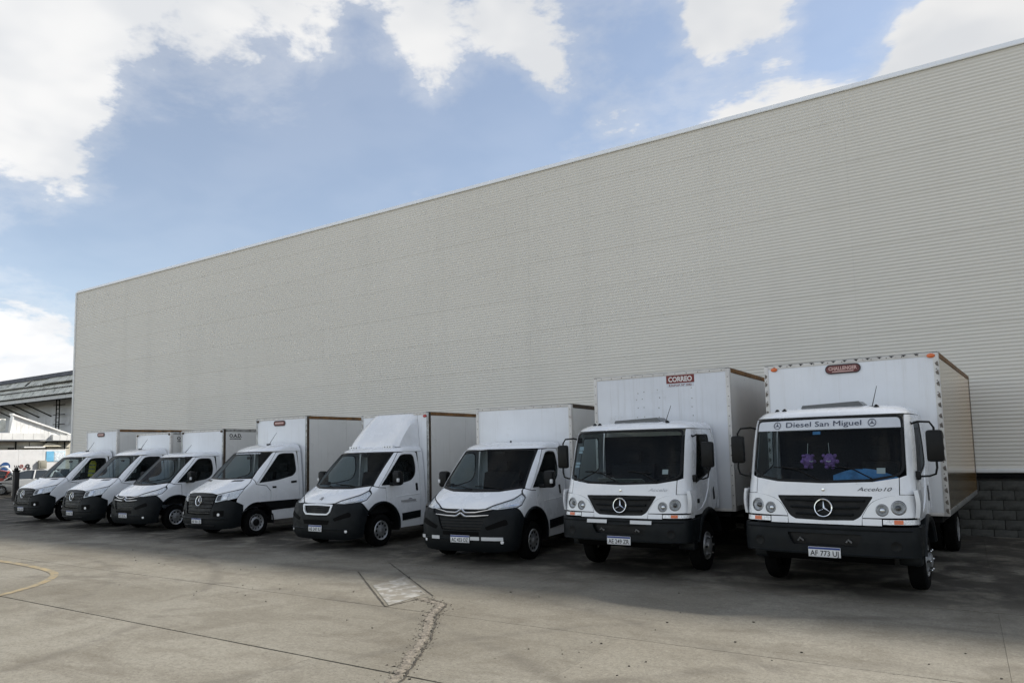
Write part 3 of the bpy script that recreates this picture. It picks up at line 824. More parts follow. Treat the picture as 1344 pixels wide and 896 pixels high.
def area(p): return .5*sum(p[i][0]*p[(i+1) % len(p)][1]-p[(i+1) % len(p)][0]*p[i][1] for i in range(len(p)))
def inset_poly(p, d):
    if area(p) < 0: p = p[::-1]
    n = len(p); out = []
    for i in range(n):
        a, b, c = Vector(p[i-1]), Vector(p[i]), Vector(p[(i+1) % n])
        e1 = (b-a).normalized(); e2 = (c-b).normalized()
        nn = Vector((-e1.y, e1.x))+Vector((-e2.y, e2.x))
        if nn.length < 1e-6: nn = Vector((-e1.y, e1.x))
        nn.normalize(); k = max(.5, nn.dot(Vector((-e1.y, e1.x))))
        out.append(tuple(b+nn*d/k))
    return out
def inside(P, poly):
    P = np.asarray(P); x, y = P[:, 0], P[:, 1]; r = np.zeros(len(P), bool); n = len(poly); j = n-1
    for i in range(n):
        xi, yi = poly[i]; xj, yj = poly[j]
        if yi != yj:
            r ^= ((yi > y) != (yj > y)) & (x < (xj-xi)*(y-yi)/(yj-yi)+xi)
        j = i
    return r

def panel(body, name, poly, m, parent, holes=(), off=0.0, thick=.014, inset=.003, step=.075, ang=38):
    """a sheet cut out of the cab skin: outline and holes in (U, z)"""
    if area(poly) < 0: poly = poly[::-1]
    if inset: poly = inset_poly(poly, inset)
    holes = [inset_poly(h, -inset) if inset else h for h in holes]
    loops = [poly]+list(holes); V2 = []; E = []
    for lp in loops:
        b = len(V2); V2 += lp; E += [(b+i, b+(i+1) % len(lp)) for i in range(len(lp))]
    arr = np.array(V2); u0, z0 = arr.min(0); u1, z1 = arr.max(0)
    gx = np.arange(u0+step*.5, u1, step); gz = np.arange(z0+step*.5, z1, step)
    if len(gx) and len(gz):
        G = np.array([(a, b) for b in gz for a in gx]); ok = inside(G, poly)
        for h in holes: ok &= ~inside(G, h)
        G = G[ok]
        if len(G):
            dd = np.min(np.hypot(G[:, None, 0]-arr[None, :, 0], G[:, None, 1]-arr[None, :, 1]), 1)
            V2 = V2+[tuple(q) for q in G[dd > step*.4]]
    res = delaunay_2d_cdt([Vector(v) for v in V2], E, [], 0, 1e-5)
    rv = np.array([v[:] for v in res[0]]); F = res[2]
    C = np.array([rv[list(f)].mean(0) for f in F]); ok = inside(C, poly)
    for h in holes: ok &= ~inside(C, h)
    tris = [f for f, o in zip(F, ok) if o]
    tris = [f if area([tuple(rv[i]) for i in f]) > 0 else f[::-1] for f in tris]
    P = []; Nn = []
    for u, z in rv:
        p = body.at(u, z); nn = body.nrm(u, z); P.append(p+nn*off); Nn.append(nn)
    P = np.array(P); Nn = np.array(Nn); n = len(P)
    faces = [tuple(t) for t in tris]; cnt = {}
    for t in tris:
        for i in range(3):
            e = (t[i], t[(i+1) % 3]); cnt[e] = 1
    V = list(P)
    if thick:
        V += list(P-Nn*thick); faces += [(t[2]+n, t[1]+n, t[0]+n) for t in tris]
        for (a, b) in cnt:
            if (b, a) not in cnt: faces.append((b, a, a+n, b+n))
    me = mesh(name, V, faces)
    bm = bmesh.new(); bm.from_mesh(me); bmesh.ops.delete(bm, geom=[v for v in bm.verts if not v.link_faces], context='VERTS'); bm.to_mesh(me); bm.free()
    finish(me, ang)
    return obj(name, me, m, parent)

def both(body, pts):
    """whole outline from the right half (ordered bottom centre -> right -> top centre)"""
    a = outline_open(body, pts, 1); b = outline_open(body, pts, -1)
    poly = a+b[::-1]; out = []
    for p in poly:
        if not out or math.hypot(p[0]-out[-1][0], p[1]-out[-1][1]) > .004: out.append(p)
    if math.hypot(out[0][0]-out[-1][0], out[0][1]-out[-1][1]) < .004: out.pop()
    return out
def outline_open(body, pts, sg, step=.05):
    # closing edge (top centre back to bottom centre) is dropped
    full = []
    pts = rounded([pts[0]]+list(pts[1:]))
    def cv(v, a, z): return (body.fu(a*sg, z) if v == 'f' else body.su(a, z, sg), z)
    for i in range(len(pts)-1):
        p, q = pts[i], pts[i+1]
        if p[0] == q[0]:
            k = max(1, int(math.ceil(math.hypot(q[1]-p[1], q[2]-p[2])/step)))
            for j in range(k): full.append(cv(p[0], p[1]+(q[1]-p[1])*j/k, p[2]+(q[2]-p[2])*j/k))
        else:
            P, Q = cv(*p), cv(*q); k = max(1, int(math.ceil(math.hypot(Q[0]-P[0], Q[1]-P[1])/step)))
            for j in range(k): full.append((P[0]+(Q[0]-P[0])*j/k, P[1]+(Q[1]-P[1])*j/k))
    full.append(cv(*pts[-1])); return full

def arc(cy, cz, r, a0, a1, n=12, v='s'):
    return [(v, cy+r*math.cos(R(a0+(a1-a0)*i/n)), cz+r*math.sin(R(a0+(a1-a0)*i/n))) for i in range(n+1)]

def roof_skin(body, name, edge, m, parent, crown=.015):
    """roof from a lower edge height edge(U fraction) to the top, closed with a cap"""
    NU = 44; NZ = 10; V = []; F = []
    for j in range(NZ+1):
        for i in range(NU+1):
            s = -1+2*i/NU
            ze = edge; z = ze+(body.zmax-ze)*(j/NZ)
            um = body.su(body.yrear, z, 1); V.append(tuple(body.at(s*um, z)))
    for j in range(NZ):
        for i in range(NU):
            a = j*(NU+1)+i; F.append((a, a+1, a+NU+2, a+NU+1))
    b = NZ*(NU+1); top = V[b:b+NU+1]
    # cap: rows joining left and right half
    half = NU//2
    for i in range(half):
        l, r = b+i, b+NU-i
        if i+1 == half: F.append((l, l+1, r)); 
        else: F.append((l, l+1, r-1, r))
    me = mesh(name, V, F)
    bm = bmesh.new(); bm.from_mesh(me); bmesh.ops.recalc_face_normals(bm, faces=bm.faces[:])
    bm.to_mesh(me); bm.free(); finish(me, 50)
    o = obj(name, me, m, parent); return o

def back_wall(body, z0, z1, m, parent, name='cab_back'):
    n = 14; poly = []
    for i in range(n+1):
        z = z0+(z1-z0)*i/n; poly.append((body.W(z)-.01, body.zm(z)))
    poly = poly+[(-x, z) for x, z in poly[::-1]]
    return MB().prism(poly, 'y', body.yrear-.03, body.yrear).build(name, m, parent)

# ------------------------------------------------------------------ common vehicle parts
def make_wheel(parent, x, y, r, width, rim_r, style, sg, name='wheel'):
    """wheel centred at (x,y,r), outer face towards sg; tyre is the part, rim and hub its sub-parts"""
    w = width/2; tr = r
    prof = [(-w*.80, rim_r-.01), (-w*.98, rim_r+.02), (-w, (rim_r+tr)/2), (-w*.93, tr-.035), (-w*.80, tr-.010), (-w*.45, tr), (0, tr+.002), (w*.45, tr), (w*.80, tr-.010), (w*.93, tr-.035), (w, (rim_r+tr)/2), (w*.98, rim_r+.02), (w*.80, rim_r-.01)]
    t = MB().lathe(prof, 'x', (0, 0, 0), 40, True)
    t = t.build(name, RUBBER, parent, loc=(x, y, r))
    o = sg*w
    def P(a): return [(sg*h, q) for h, q in a]
    if style == 'cover':       # silver cover with ring of holes
        rim = MB().lathe(P([(w*.86, rim_r), (w*.96, rim_r-.012), (w*.80, rim_r-.035), (w*.78, rim_r*.72), (w*.86, rim_r*.5), (w*.92, rim_r*.34), (w*.95, .0)]), 'x', (0, 0, 0), 36)
        rim.build('rim', SILVER, t)
        hm = MB()
        for k in range(10):
            a = 2*math.pi*k/10
            hm.lathe(P([(w*.83, .026), (w*.86, .026), (w*.86, 0)]), 'x', (0, math.cos(a)*rim_r*.70, math.sin(a)*rim_r*.70), 10)
        hm.build('rim_holes', BLACK, t)['kind'] = 'stuff'
        MB().lathe(P([(w*.9, .055), (w*1.03, .05), (w*1.06, .03), (w*1.06, 0)]), 'x', (0, 0, 0), 16).build('hub', STEEL, t)
    elif style == 'steel':     # grey ring with dark deep middle
        MB().lathe(P([(w*.80, rim_r), (w*.94, rim_r-.008), (w*.90, rim_r-.022), (w*.62, rim_r-.04), (w*.55, rim_r*.62), (w*.70, rim_r*.52), (w*.72, rim_r*.36)]), 'x', (0, 0, 0), 36).build('rim', STEEL, t)
        MB().lathe(P([(w*.70, rim_r*.42), (w*.84, rim_r*.40), (w*.9, rim_r*.3), (w*.9, 0)]), 'x', (0, 0, 0), 20).build('hub', BLACK, t)
        hm = MB()
        for k in range(12):
            a = 2*math.pi*k/12
            hm.lathe(P([(w*.58, .02), (w*.635, .02), (w*.635, 0)]), 'x', (0, math.cos(a)*rim_r*.75, math.sin(a)*rim_r*.75), 8)
        hm.build('rim_holes', BLACK, t)['kind'] = 'stuff'
    elif style == 'truck':     # convex front truck wheel with studs
        MB().lathe(P([(w*.82, rim_r), (w*.96, rim_r-.01), (w*.80, rim_r-.03), (w*.40, rim_r*.86), (w*.95, rim_r*.72), (w*1.0, rim_r*.45)]), 'x', (0, 0, 0), 36).build('rim', STEEL, t)
        MB().lathe(P([(w*.9, .10), (w*1.35, .095), (w*1.45, .07), (w*1.45, 0)]), 'x', (0, 0, 0), 20).build('hub', STEEL, t)
        nm = MB()
        for k in range(6):
            a = 2*math.pi*k/6
            nm.lathe(P([(w*.9, .02), (w*1.42, .018), (w*1.5, .01), (w*1.5, 0)]), 'x', (0, math.cos(a)*.145, math.sin(a)*.145), 8)
        nm.build('wheel_studs', CHROME, t)
    elif style == 'dual':
        MB().lathe(P([(w*.85, rim_r), (w*.96, rim_r-.01), (w*.85, rim_r-.03), (w*.1, rim_r*.86), (w*.0, rim_r*.5), (w*.4, .1), (w*.5, 0)]), 'x', (0, 0, 0), 36).build('rim', STEEL, t)
    return t

def number_plate(parent, y, z, txt, x=0., w=.40, h=.13, tilt=0):
    p = MB().box(-w/2, w/2, -.006, .006, -h/2, h/2, .004).build('number_plate', PLATEW, parent, loc=(x, y, z), rot=(tilt, 0, 0))
    MB().box(-w/2+.004, w/2-.004, -.0085, -.0065, h/2-.030, h/2-.004).build('plate_band', PLATEB, p)
    text_obj('lettering', txt, .066, flat(0, -.0085, -h/2+.018), INK, p, width=w*.88, bold=.012)
    return p

def star_emblem(parent, fn, r, m=CHROME, depth=.018):
    """three-pointed star in a ring; fn(x, z, off) -> point"""
    mb = MB(); n = 28
    mb.tube([fn(r*math.sin(2*math.pi*k/n), r*math.cos(2*math.pi*k/n), depth*.6) for k in range(n)], r*.085, 6, closed=True)
    V = []; F = []
    c0 = fn(0, 0, depth*1.3); cb = fn(0, 0, 0)
    V.append(c0)
    for k in range(3):
        a = 2*math.pi*k/3
        V.append(fn(r*.96*math.sin(a), r*.96*math.cos(a), depth*.4))
        b = a+math.pi/3
        V.append(fn(r*.17*math.sin(b), r*.17*math.cos(b), depth*.3))
    for k in range(6): F.append((0, 1+k, 1+(k+1) % 6))
    mb.add(V, F)
    return mb.build('emblem', m, parent, ang=20)

def seat(parent, x, y, z0, w=.48):
    s = MB().box(x-w/2, x+w/2, y-.05, y+.45, z0, z0+.16, .04).build('seat', SEATM, parent)
    mb = MB()
    V = []
    for zz, yy, ww in ((z0+.12, y+.36, w*.98), (z0+.45, y+.42, w*.98), (z0+.68, y+.47, w*.8)):
        pass
    mb.prism([(y+.34, z0+.10), (y+.40, z0+.40), (y+.46, z0+.68), (y+.55, z0+.70), (y+.56, z0+.40), (y+.50, z0+.08)], 'x', x-w/2, x+w/2).build('backrest', SEATM, s)
    MB().box(x-.13, x+.13, y+.46, y+.55, z0+.72, z0+.92, .03).build('headrest', SEATM, s)
    return s

def steering(parent, x, y, z, r=.20, tilt=35):
    t = R(tilt); n = 24; mb = MB()
    mb.tube([(x+r*math.cos(2*math.pi*k/n), y+r*math.sin(2*math.pi*k/n)*math.sin(t), z+r*math.sin(2*math.pi*k/n)*math.cos(t)) for k in range(n)], .017, 6, closed=True)
    for a in (0, 120, 240):
        q = R(a+90); mb.tube([(x, y, z), (x+r*math.cos(q), y+r*math.sin(q)*math.sin(t), z+r*math.sin(q)*math.cos(t))], .014, 6)
    mb.tube([(x, y, z), (x, y-.35*math.cos(t), z-.35*math.sin(t))], .03, 8)
    return mb.build('steering_wheel', BLACK, parent)

def chassis(parent, y0, y1, zt, rear_y, r, dual=True, rim=.21, tw=.19, half=.95):
    mb = MB()
    for s in (-1, 1): mb.box(s*.42-.035, s*.42+.035, y0, y1, zt-.24, zt-.05)
    k = y0+.4
    while k < y1: mb.box(-.40, .40, k, k+.07, zt-.22, zt-.10); k += .9
    mb.build('chassis_frame', DARK, parent)
    MB().tube([(-half+.1, rear_y, r), (half-.1, rear_y, r)], .07, 10).build('rear_axle', DARK, parent)
    for s in (-1, 1):
        make_wheel(parent, s*(half-tw/2), rear_y, r, tw, rim, 'dual', s)
        if dual: make_wheel(parent, s*(half-tw*1.65), rear_y, r, tw, rim, 'dual', s)
        MB().box(s*(half-.32)-.28, s*(half-.32)+.28, rear_y+r+.12, rear_y+r+.14, .18, zt-.02).build('mud_flap', DARK, parent)
    MB().box(.50, .86, y0+.9, y0+1.9, zt-.48, zt-.10, .04).build('fuel_tank', DARK, parent)
    MB().box(-.86, -.52, y0+.8, y0+1.4, zt-.46, zt-.12, .02).build('battery_box', DARK, parent)

def cargo_box(parent, w, y0, L, z0, z1, front, side, post, rail_f, rail_s, marker=(), label=None):
    """panel-sided box body: core mesh with panels, posts, rails and marker lamps as its own parts"""
    h = w/2; c = MB().box(-h+.012, h-.012, y0+.012, y0+L-.012, z0+.03, z1-.012).build('cargo_box', side, parent)
    if label: c['label'] = label
    MB().box(-h+.05, h-.05, y0-.004, y0+.011, z0+.05, z1-.05, .003).build('front_panel', front, c)
    # side panels, three to a side
    n = 3; yl = (L-.16)/n
    for s in (-1, 1):
        for k in range(n):
            a, b = sorted((s*(h-.0125), s*(h-.001)))
            MB().box(a, b, y0+.08+k*yl+.0015, y0+.08+(k+1)*yl-.0015, z0+.09, z1-.075).build('side_panel', side, c)
    pw = .055
    for s in (-1, 1):
        a, b = sorted((s*(h-.062), s*(h+.006))); MB().box(a, b, y0-.010, y0-.0045, z0, z1-.002, .002).build('corner_post', post if s > 0 else post, c)
        a, b = sorted((s*(h+.0005), s*(h+.006))); MB().box(a, b, y0-.004, y0+.075, z0, z1-.002, .002).build('corner_post', DARKRUST if post is not RAILW else post, c)
        MB().box(a, b, y0+L-.07, y0+L+.004, z0, z1-.002, .002).build('corner_post', DARKRUST, c)
        MB().box(a, b, y0+.076, y0+L-.072, z1-.072, z1+.004, .002).build('top_rail', rail_s, c)
        MB().box(a, b, y0+.076, y0+L-.072, z0+.0, z0+.088, .002).build('bottom_rail', ALU, c)
    MB().box(-h+.064, h-.064, y0-.009, y0-.0045, z1-.055, z1+.004, .002).build('front_rail', rail_f, c)
    MB().box(-h+.064, h-.064, y0-.008, y0-.0045, z0, z0+.05, .002).build('front_rail', rail_f, c)
    MB().box(-h-.002, h+.002, y0-.011, y0+L+.004, z1+.0045, z1+.014, .002).build('roof_sheet', ALU, c)
    rv = MB()
    for sx in (-1, 1):
        z = z0+.10
        while z < z1-.08:
            rv.lathe([(0, .009), (-.004, .007), (-.005, 0)], 'y', (sx*(h-.028), y0-.0102, z), 6); z += .17
    x = -h+.16
    while x < h-.1:
        rv.lathe([(0, .009), (-.004, .007), (-.005, 0)], 'y', (x, y0-.0092, z1-.026), 6); x += .21
    rv.build('rivets', DARKRUST, c)['kind'] = 'stuff'
    # pairs of rear doors
    for s in (-1, 1):
        a, b = sorted((s*.01, s*(h-.07))); MB().box(a, b, y0+L-.011, y0+L+.003, z0+.06, z1-.07, .003).build('rear_door', side, c)
    for (mx, mz, mm) in marker:
        MB().lathe([(0, .0), (0, .045), (-.012, .042), (-.02, .025), (-.022, 0)], 'y', (0, 0, 0), 14).build('marker_lamp', mm, c, loc=(mx, y0-.0105, mz)).scale = (1.25, 1, .75)
    MB().box(-h+.1, h-.1, y0+.05, y0+L-.05, z0-.10, z0+.028).build('floor_frame', DARK, c)
    return c

def badge_sign(c, x, y, z, txt, w=.42, h=.13):
    """dark oval plate with reddish face and pale letters, low on the box front"""
    n = 10; poly = []
    for k in range(n+1):
        a = -math.pi/2+math.pi*k/n; poly.append((w/2-h/2+h/2*math.cos(a), h/2*math.sin(a)))
    for k in range(n+1):
        a = math.pi/2+math.pi*k/n; poly.append((-w/2+h/2+h/2*math.cos(a), h/2*math.sin(a)))
    MB().prism(poly, 'y', -.010, 0).build('maker_sign', mat('sign_dark', (.02, .016, .02), .45), c, loc=(x, y, z))
    MB().prism([(a*.95, b*.82) for a, b in poly], 'y', -.0125, -.0105).build('sign_face', mat('sign_maroon', (.13, .03, .03), .45, noise=(20, .2)), c, loc=(x, y, z))
    if txt:
        text_obj('lettering', txt, h*.36, flat(x, y-.0135, z-h*.10), mat('sign_letters', (.62, .42, .38), .5), c, width=w*.80, bold=.035)
        MB().box(-w*.3, w*.3, -.0138, -.0130, -h*.33, -h*.22).build('sign_line', mat('sign_letters', (.62, .42, .38), .5), c, loc=(x, y, z))
    else:
        MB().box(-w*.36, w*.36, -.0138, -.0130, -h*.12, h*.18).build('sign_line', mat('sign_letters', (.62, .42, .38), .5), c, loc=(x, y, z))

# ------------------------------------------------------------------ cab-over truck
TR_ROWS = [(.38, .12, 1.00, .30, 4.1), (.46, .035, 1.04, .32, 4.2), (.56, .0, 1.065, .33, 4.3), (.74, .0, 1.07, .33, 4.3), (.88, .025, 1.07, .33, 4.3), (1.0, .045, 1.07, .34, 4.2),
           (1.25, .075, 1.065, .36, 4.0), (1.45, .125, 1.055, .38, 3.8), (1.80, .235, 1.045, .38, 3.7), (2.10, .335, 1.025, .38, 3.7), (2.24, .39, 1.005, .38, 3.7), (2.31, .46, .97, .38, 2.9), (2.36, .58, .90, .40, 2.8), (2.39, .80, .76, .42, 2.8)]
TR8 = Body(TR_ROWS, 1.72, 'tall')
TR7 = Body(TR_ROWS, 1.72, 1.025)

def truck_cab(root, B, bumper_tape=False):
    zm = B.zm
    f = lambda *a: ('f',)+a
    s = lambda *a: ('s',)+a
    ws_out = [f(0, 1.405), f(.60, 1.425), f(.97, 1.50, .13), f(.945, 2.245, .08), f(0, 2.255)]
    ws_in = [f(0, 1.435), f(.58, 1.455), f(.935, 1.52, .11), f(.92, 2.215, .07), f(0, 2.225)]
    O, I = both(B, ws_out), both(B, ws_in)
    panel(B, 'windscreen', I, GLASS, root, off=-.006, thick=0, inset=0)
    panel(B, 'windscreen_seal', O, BLACK, root, holes=[I], off=.0, thick=.012, inset=.0015)
    # front panel with opening for the grille
    gr = both(B, [f(0, .935), f(.36, .945), f(.44, .985, .06), f(.60, 1.235, .02), f(0, 1.24)])
    fp = both(B, [f(0, .895), f(.46, .895), f(.47, 1.0), f(.56, 1.16, .1), f(.72, 1.23, .1), f(.90, 1.255), f(.90, 1.468), f(.60, 1.42), f(0, 1.40)])
    hood = panel(B, 'front_panel', fp, WHITE, root, holes=[gr], inset=.003)
    g = panel(B, 'grille', gr, BLACK, root, off=-.012, thick=.01, inset=.004)
    for zz, hw in ((1.175, .50), (1.085, .43), (1.0, .36)):
        mb = MB()
        n = 16
        mb.tube([B.fpt(-hw+2*hw*k/n, zz+.012*abs(2*k/n-1), .006) for k in range(n+1)], .018, 6)
        mb.build('grille_bar', PLASTIC, g)
    star_emblem(g, lambda x, z, o=0: B.fpt(x, 1.085+z, .02+o), .108)
    sm = MB().lathe([(0, .0), (0, .022), (-.008, .02), (-.01, 0)], 'y', (0, B.fpt(0, 1.315)[1]-.002, zm(1.315)), 14).build('bonnet_badge', CHROME, hood)
    text_obj('model_lettering', 'Accelo' if not bumper_tape == 'ten' else 'Accelo10', .045, lambda a, b: B.fpt(.62+a, 1.305+b, .006), LAMPD if bumper_tape == 'ten' else SILVER, hood, width=.40 if bumper_tape == 'ten' else .30, bold=.0, shear=.35)
    for sg in (-1, 1):
        # lamp cluster
        cl = outline(B, [f(.465, .975), f(.475, 1.01), f(.565, 1.165, .1), f(.725, 1.235, .1), f(.90, 1.26), f(.985, 1.26), s(.30, 1.25), s(.32, .985)], sg)
        h1 = [(B.fu(sg*.70+.072*math.cos(a), 1.075+.072*math.sin(a)), 1.075+.072*math.sin(a)) for a in np.linspace(0, 2*math.pi, 20, endpoint=False)]
        h2 = [(B.fu(sg*.885+.082*math.cos(a), 1.105+.085*math.sin(a)), 1.105+.085*math.sin(a)) for a in np.linspace(0, 2*math.pi, 20, endpoint=False)]
        c = panel(B, 'lamp_panel', cl, WHITE, root, holes=[h1, h2], off=.004, step=.05)
        for (x, z, r) in ((.70, 1.075, .072), (.885, 1.105, .083)):
            U = B.fu(sg*x, z); P = Vector(B.at(U, z)); N = Vector(B.nrm(U, z))
            Q = N.to_track_quat('-Y', 'Z').to_matrix().to_4x4(); Q.translation = P
            l = MB().lathe([(.004, r*1.02), (.035, r*.78), (.06, r*.40), (.062, 0)], 'y', (0, 0, 0), 24).build('headlight', LAMPR, root); l.matrix_local = Q
            MB().lathe([(-.008, r*1.0), (-.012, r*.9), (.01, r*.86)], 'y', (0, 0, 0), 24).build('bezel', SILVER, l)
            MB().lathe([(.0, r*.86), (-.012, r*.5), (-.016, 0)], 'y', (0, 0, 0), 20).build('lens', CLEAR, l)
            MB().lathe([(.05, r*.42), (.02, r*.40), (.012, r*.2), (.012, 0)], 'y', (0, 0, 0), 16).build('bulb_shield', LAMPD if x > .8 else CHROME, l)
        # indicator strip under the cluster
        ind = outline(B, [f(.70, .905), f(.70, .968), f(.97, .968), s(.34, .968), s(.34, .905), f(.97, .905)], sg)
        i_ = panel(B, 'indicator', ind, LAMPR, root, off=.002, inset=.006, step=.04)
        panel(B, 'indicator_lens', outline(B, [f(.83, .915), f(.83, .958), f(.93, .958), f(.93, .915)], sg), ORANGE, i_, off=.006, thick=.004, inset=0)
        low = outline(B, [f(.465, .895), f(.465, .97), f(.695, .97), f(.695, .895)], sg); panel(B, 'valance', low, WHITE, root)
        low = outline(B, [s(.345, .895), s(.345, 1.25), s(.46, 1.25), s(.46, .895)], sg); panel(B, 'front_corner', low, WHITE, root)
        # corner panel and pillar between front panel, windscreen and door
        co = outline(B, [f(.905, 1.262), f(.905, 1.468), f(.985, 1.50), f(.958, 2.248), s(.76, 2.252), s(.46, 1.46), s(.46, 1.255)], sg)
        panel(B, 'cab_corner', co, WHITE, root)
        win = outline(B, [s(.60, 1.40, .03), s(.83, 2.16, .05), s(1.42, 2.17, .08), s(1.47, 1.62, .10), s(1.36, 1.56, .1)], sg)
        door = outline(B, [s(.465, .93), s(.465, 1.46), s(.765, 2.25), s(1.60, 2.26, .06), s(1.64, 1.4), s(1.62, 1.16), s(1.52, .98, .1), s(1.30, .93)], sg)
        d = panel(B, 'door', door, WHITE, root, holes=[win], off=.001)
        panel(B, 'side_window', win, GLASSD, d, off=-.008, thick=0, inset=0)
        wo = inset_poly(win if area(win) > 0 else win[::-1], .022)
        panel(B, 'window_seal', win, BLACK, d, holes=[wo], off=-.002, thick=.008, inset=0)
        panel(B, 'door_handle', outline(B, [s(1.42, 1.10, .02), s(1.40, 1.26, .03), s(1.47, 1.33, .03), s(1.50, 1.12, .02)], sg), BLACK, d, off=.008, thick=.02)
        panel(B, 'door_badge', outline(B, [s(.60, 1.10, .02), s(.60, 1.17, .02), s(.72, 1.17, .02), s(.72, 1.10, .02)], sg), LAMPD, d, off=.006, thick=.008)
        # raised swage that sweeps up the door
        mb = MB().tube([B.spt(y, z, sg, .0) for y, z in ((.50, .985), (.80, 1.02), (1.0, 1.12), (1.18, 1.30), (1.30, 1.5), (1.36, 1.56))], [.004, .012, .014, .014, .012, .004], 6)
        mb.build('door_swage', WHITE, d)
        re = outline(B, [s(1.645, .98), s(1.645, 2.26), s(1.715, 2.26), s(1.715, .98)], sg); panel(B, 'rear_pillar', re, WHITE, root)
        # mirrors on hoops
        x0 = sg*1.0
        mb = MB().tube([(sg*1.0, .66, zm(2.12)), (sg*1.10, .60, zm(2.15)), (sg*1.24, .56, zm(2.14)), (sg*1.285, .55, zm(2.07)), (sg*1.295, .545, zm(1.58)), (sg*1.275, .55, zm(1.50)), (sg*1.20, .56, zm(1.475)), (sg*1.05, .52, zm(1.47))], .014, 8)
        ar = mb.build('mirror_arm', BLACK, root)
        MB().box(min(sg*1.03, sg*1.11), max(sg*1.03, sg*1.11), .47, .57, zm(1.43), zm(1.54), .02).build('arm_mount', BLACK, ar)
        MB().box(min(sg*.97, sg*1.02), max(sg*.97, sg*1.02), .60, .70, zm(2.07), zm(2.16), .015).build('arm_mount', BLACK, ar)
        mr = MB().box(min(sg*1.19, sg*1.385), max(sg*1.19, sg*1.385), .50, .60, zm(1.65), zm(2.04), .035).build('mirror', BLACK, root)
        MB().box(min(sg*1.21, sg*1.365), max(sg*1.21, sg*1.365), .6005, .603, zm(1.675), zm(2.015)).build('mirror_glass', CHROME, mr)
        V = []; F = []
        for k in range(7):
            z = zm(.985+.33*k/6); bul = math.sin(math.pi*k/6)
            V += [(sg*(1.055+.02*bul), .16, z), (sg*(1.10+.02*bul), .20, z), (sg*(1.105+.015*bul), .44, z), (sg*(1.075+.015*bul), .44, z)]
            if k:
                b = 4*k
                for j in range(4): F.append((b-4+j, b-4+(j+1) % 4, b+(j+1) % 4, b+j))
        MB().add(V, F+[(0, 1, 2, 3), (24, 25, 26, 27)]).build('corner_vane', WHITE, root)
        # wheel arch and bumper end
        n = 14
        yc, zc, rr_ = 1.10, .40, .54
        pth = [(yc+rr_*math.cos(R(a)), zc+rr_*math.sin(R(a))) for a in np.linspace(168, 20, n)]
        V = []; F = []
        for k, (y, z) in enumerate(pth):
            dy, dz = (y-yc)/rr_, (z-zc)/rr_
            for (xo, ro) in ((.70, -.02), (1.09, -.02), (1.115, .01), (1.115, .05), (1.09, .075), (.70, .075)): V.append((sg*xo, y+dy*ro, z+dz*ro))
            if k:
                b = 6*k
                for j in range(6): F.append((b-6+j, b-6+(j+1) % 6, b+(j+1) % 6, b+j))
        F += [tuple(range(6)), tuple(6*(n-1)+j for j in range(6))]
        MB().add(V, F).build('wheel_arch', PLASTIC, root)
        make_wheel(root, sg*.945, 1.10, .395, .215, .225, 'truck', sg)
        MB().box(min(sg*.80, sg*1.06), max(sg*.80, sg*1.06), .42, .60, .40, .52, .02).build('step', PLASTIC, root)
    # bumper wraps round to the arches
    bp = both(B, [f(0, .545), f(.70, .545), s(.30, .555), s(.58, .57), s(.58, .70), s(.60, .885), s(.30, .885), f(.70, .885), f(0, .885)])
    rc = both(B, [f(0, .655), f(.40, .655, .03), f(.47, .79, .03), f(0, .79)])
    bb = panel(B, 'bumper', bp, PLASTIC, root, holes=[rc], off=.035, thick=.04, inset=.0, step=.06)
    panel(B, 'bumper_recess', rc, BLACK, bb, off=-.03, thick=.01, inset=-.03)
    mb = MB()
    n = 26
    mb.tube([B.fpt(-1.0+2.0*k/n, .845, .038) for k in range(n+1)], .016, 6); mb.build('bumper_ridge', PLASTIC, bb)
    for sg in (-1, 1):
        MB().tube([B.fpt(sg*.30-.03, .70, .01), B.fpt(sg*.30, .735, .05), B.fpt(sg*.30+.03, .70, .01)], .012, 6).build('tow_hook', STEEL, bb)
        x, z = .84, .68
        U = B.fu(sg*x, z); P = Vector(B.at(U, z)); N = Vector(B.nrm(U, z)); Q = N.to_track_quat('-Y', 'Z').to_matrix().to_4x4(); Q.translation = P+N*.033
        l = MB().lathe([(0, .062), (-.006, .06), (-.004, .05), (.0, 0)], 'y', (0, 0, 0), 20).build('fog_light', BLACK, bb); l.matrix_local = Q
    if bumper_tape is True:
        for sg in (-1, 1):
            panel(B, 'reflective_strip', outline(B, [f(.20, .805), f(.20, .86), f(.55, .86), f(.55, .805)], sg), REFLW, bb, off=.062, thick=.002, inset=0)
    panel(B, 'skirt', both(B, [f(0, .40), f(.80, .40), f(.82, .56), f(0, .56)]), VOID, root, off=-.05)
    mb = MB(); n = 26; mb.tube([B.fpt(-.98+1.96*k/n, .56, .036) for k in range(n+1)], .013, 6); mb.build('bumper_lip', PLASTIC, bb)
    rf = roof_skin(B, 'roof', 2.262, WHITE, root)
    back_wall(B, .95, 2.3, WHITE, root)
    MB().box(-.95, .95, .25, 1.70, .80, .90).build('cab_floor', DARK, root)
    # roof hatch and clearance lamps, antenna
    MB().prism([(-.42, zm(2.385)), (-.40, zm(2.43)), (.36, zm(2.455)), (.42, zm(2.40)), (.40, zm(2.385))], 'y', .84, 1.20).build('roof_hatch', mat('hatch_grey', (.10, .105, .11), .3), rf)
    for x in (-.72, -.60, .62):
        MB().lathe([(0, .042), (.03, .036), (.058, .014), (.060, 0)], 'z', (x, .64 + (.06 if abs(x) > .65 else .0), zm(2.335)), 12).build('clearance_lamp', BLACK, rf)
    MB().tube([(.55, .72, zm(2.355)), (.60, .88, zm(2.64))], [.007, .004], 6).build('antenna', BLACK, rf)
    MB().box(.52, .58, .68, .76, zm(2.34), zm(2.375), .008).build('antenna_base', BLACK, rf)
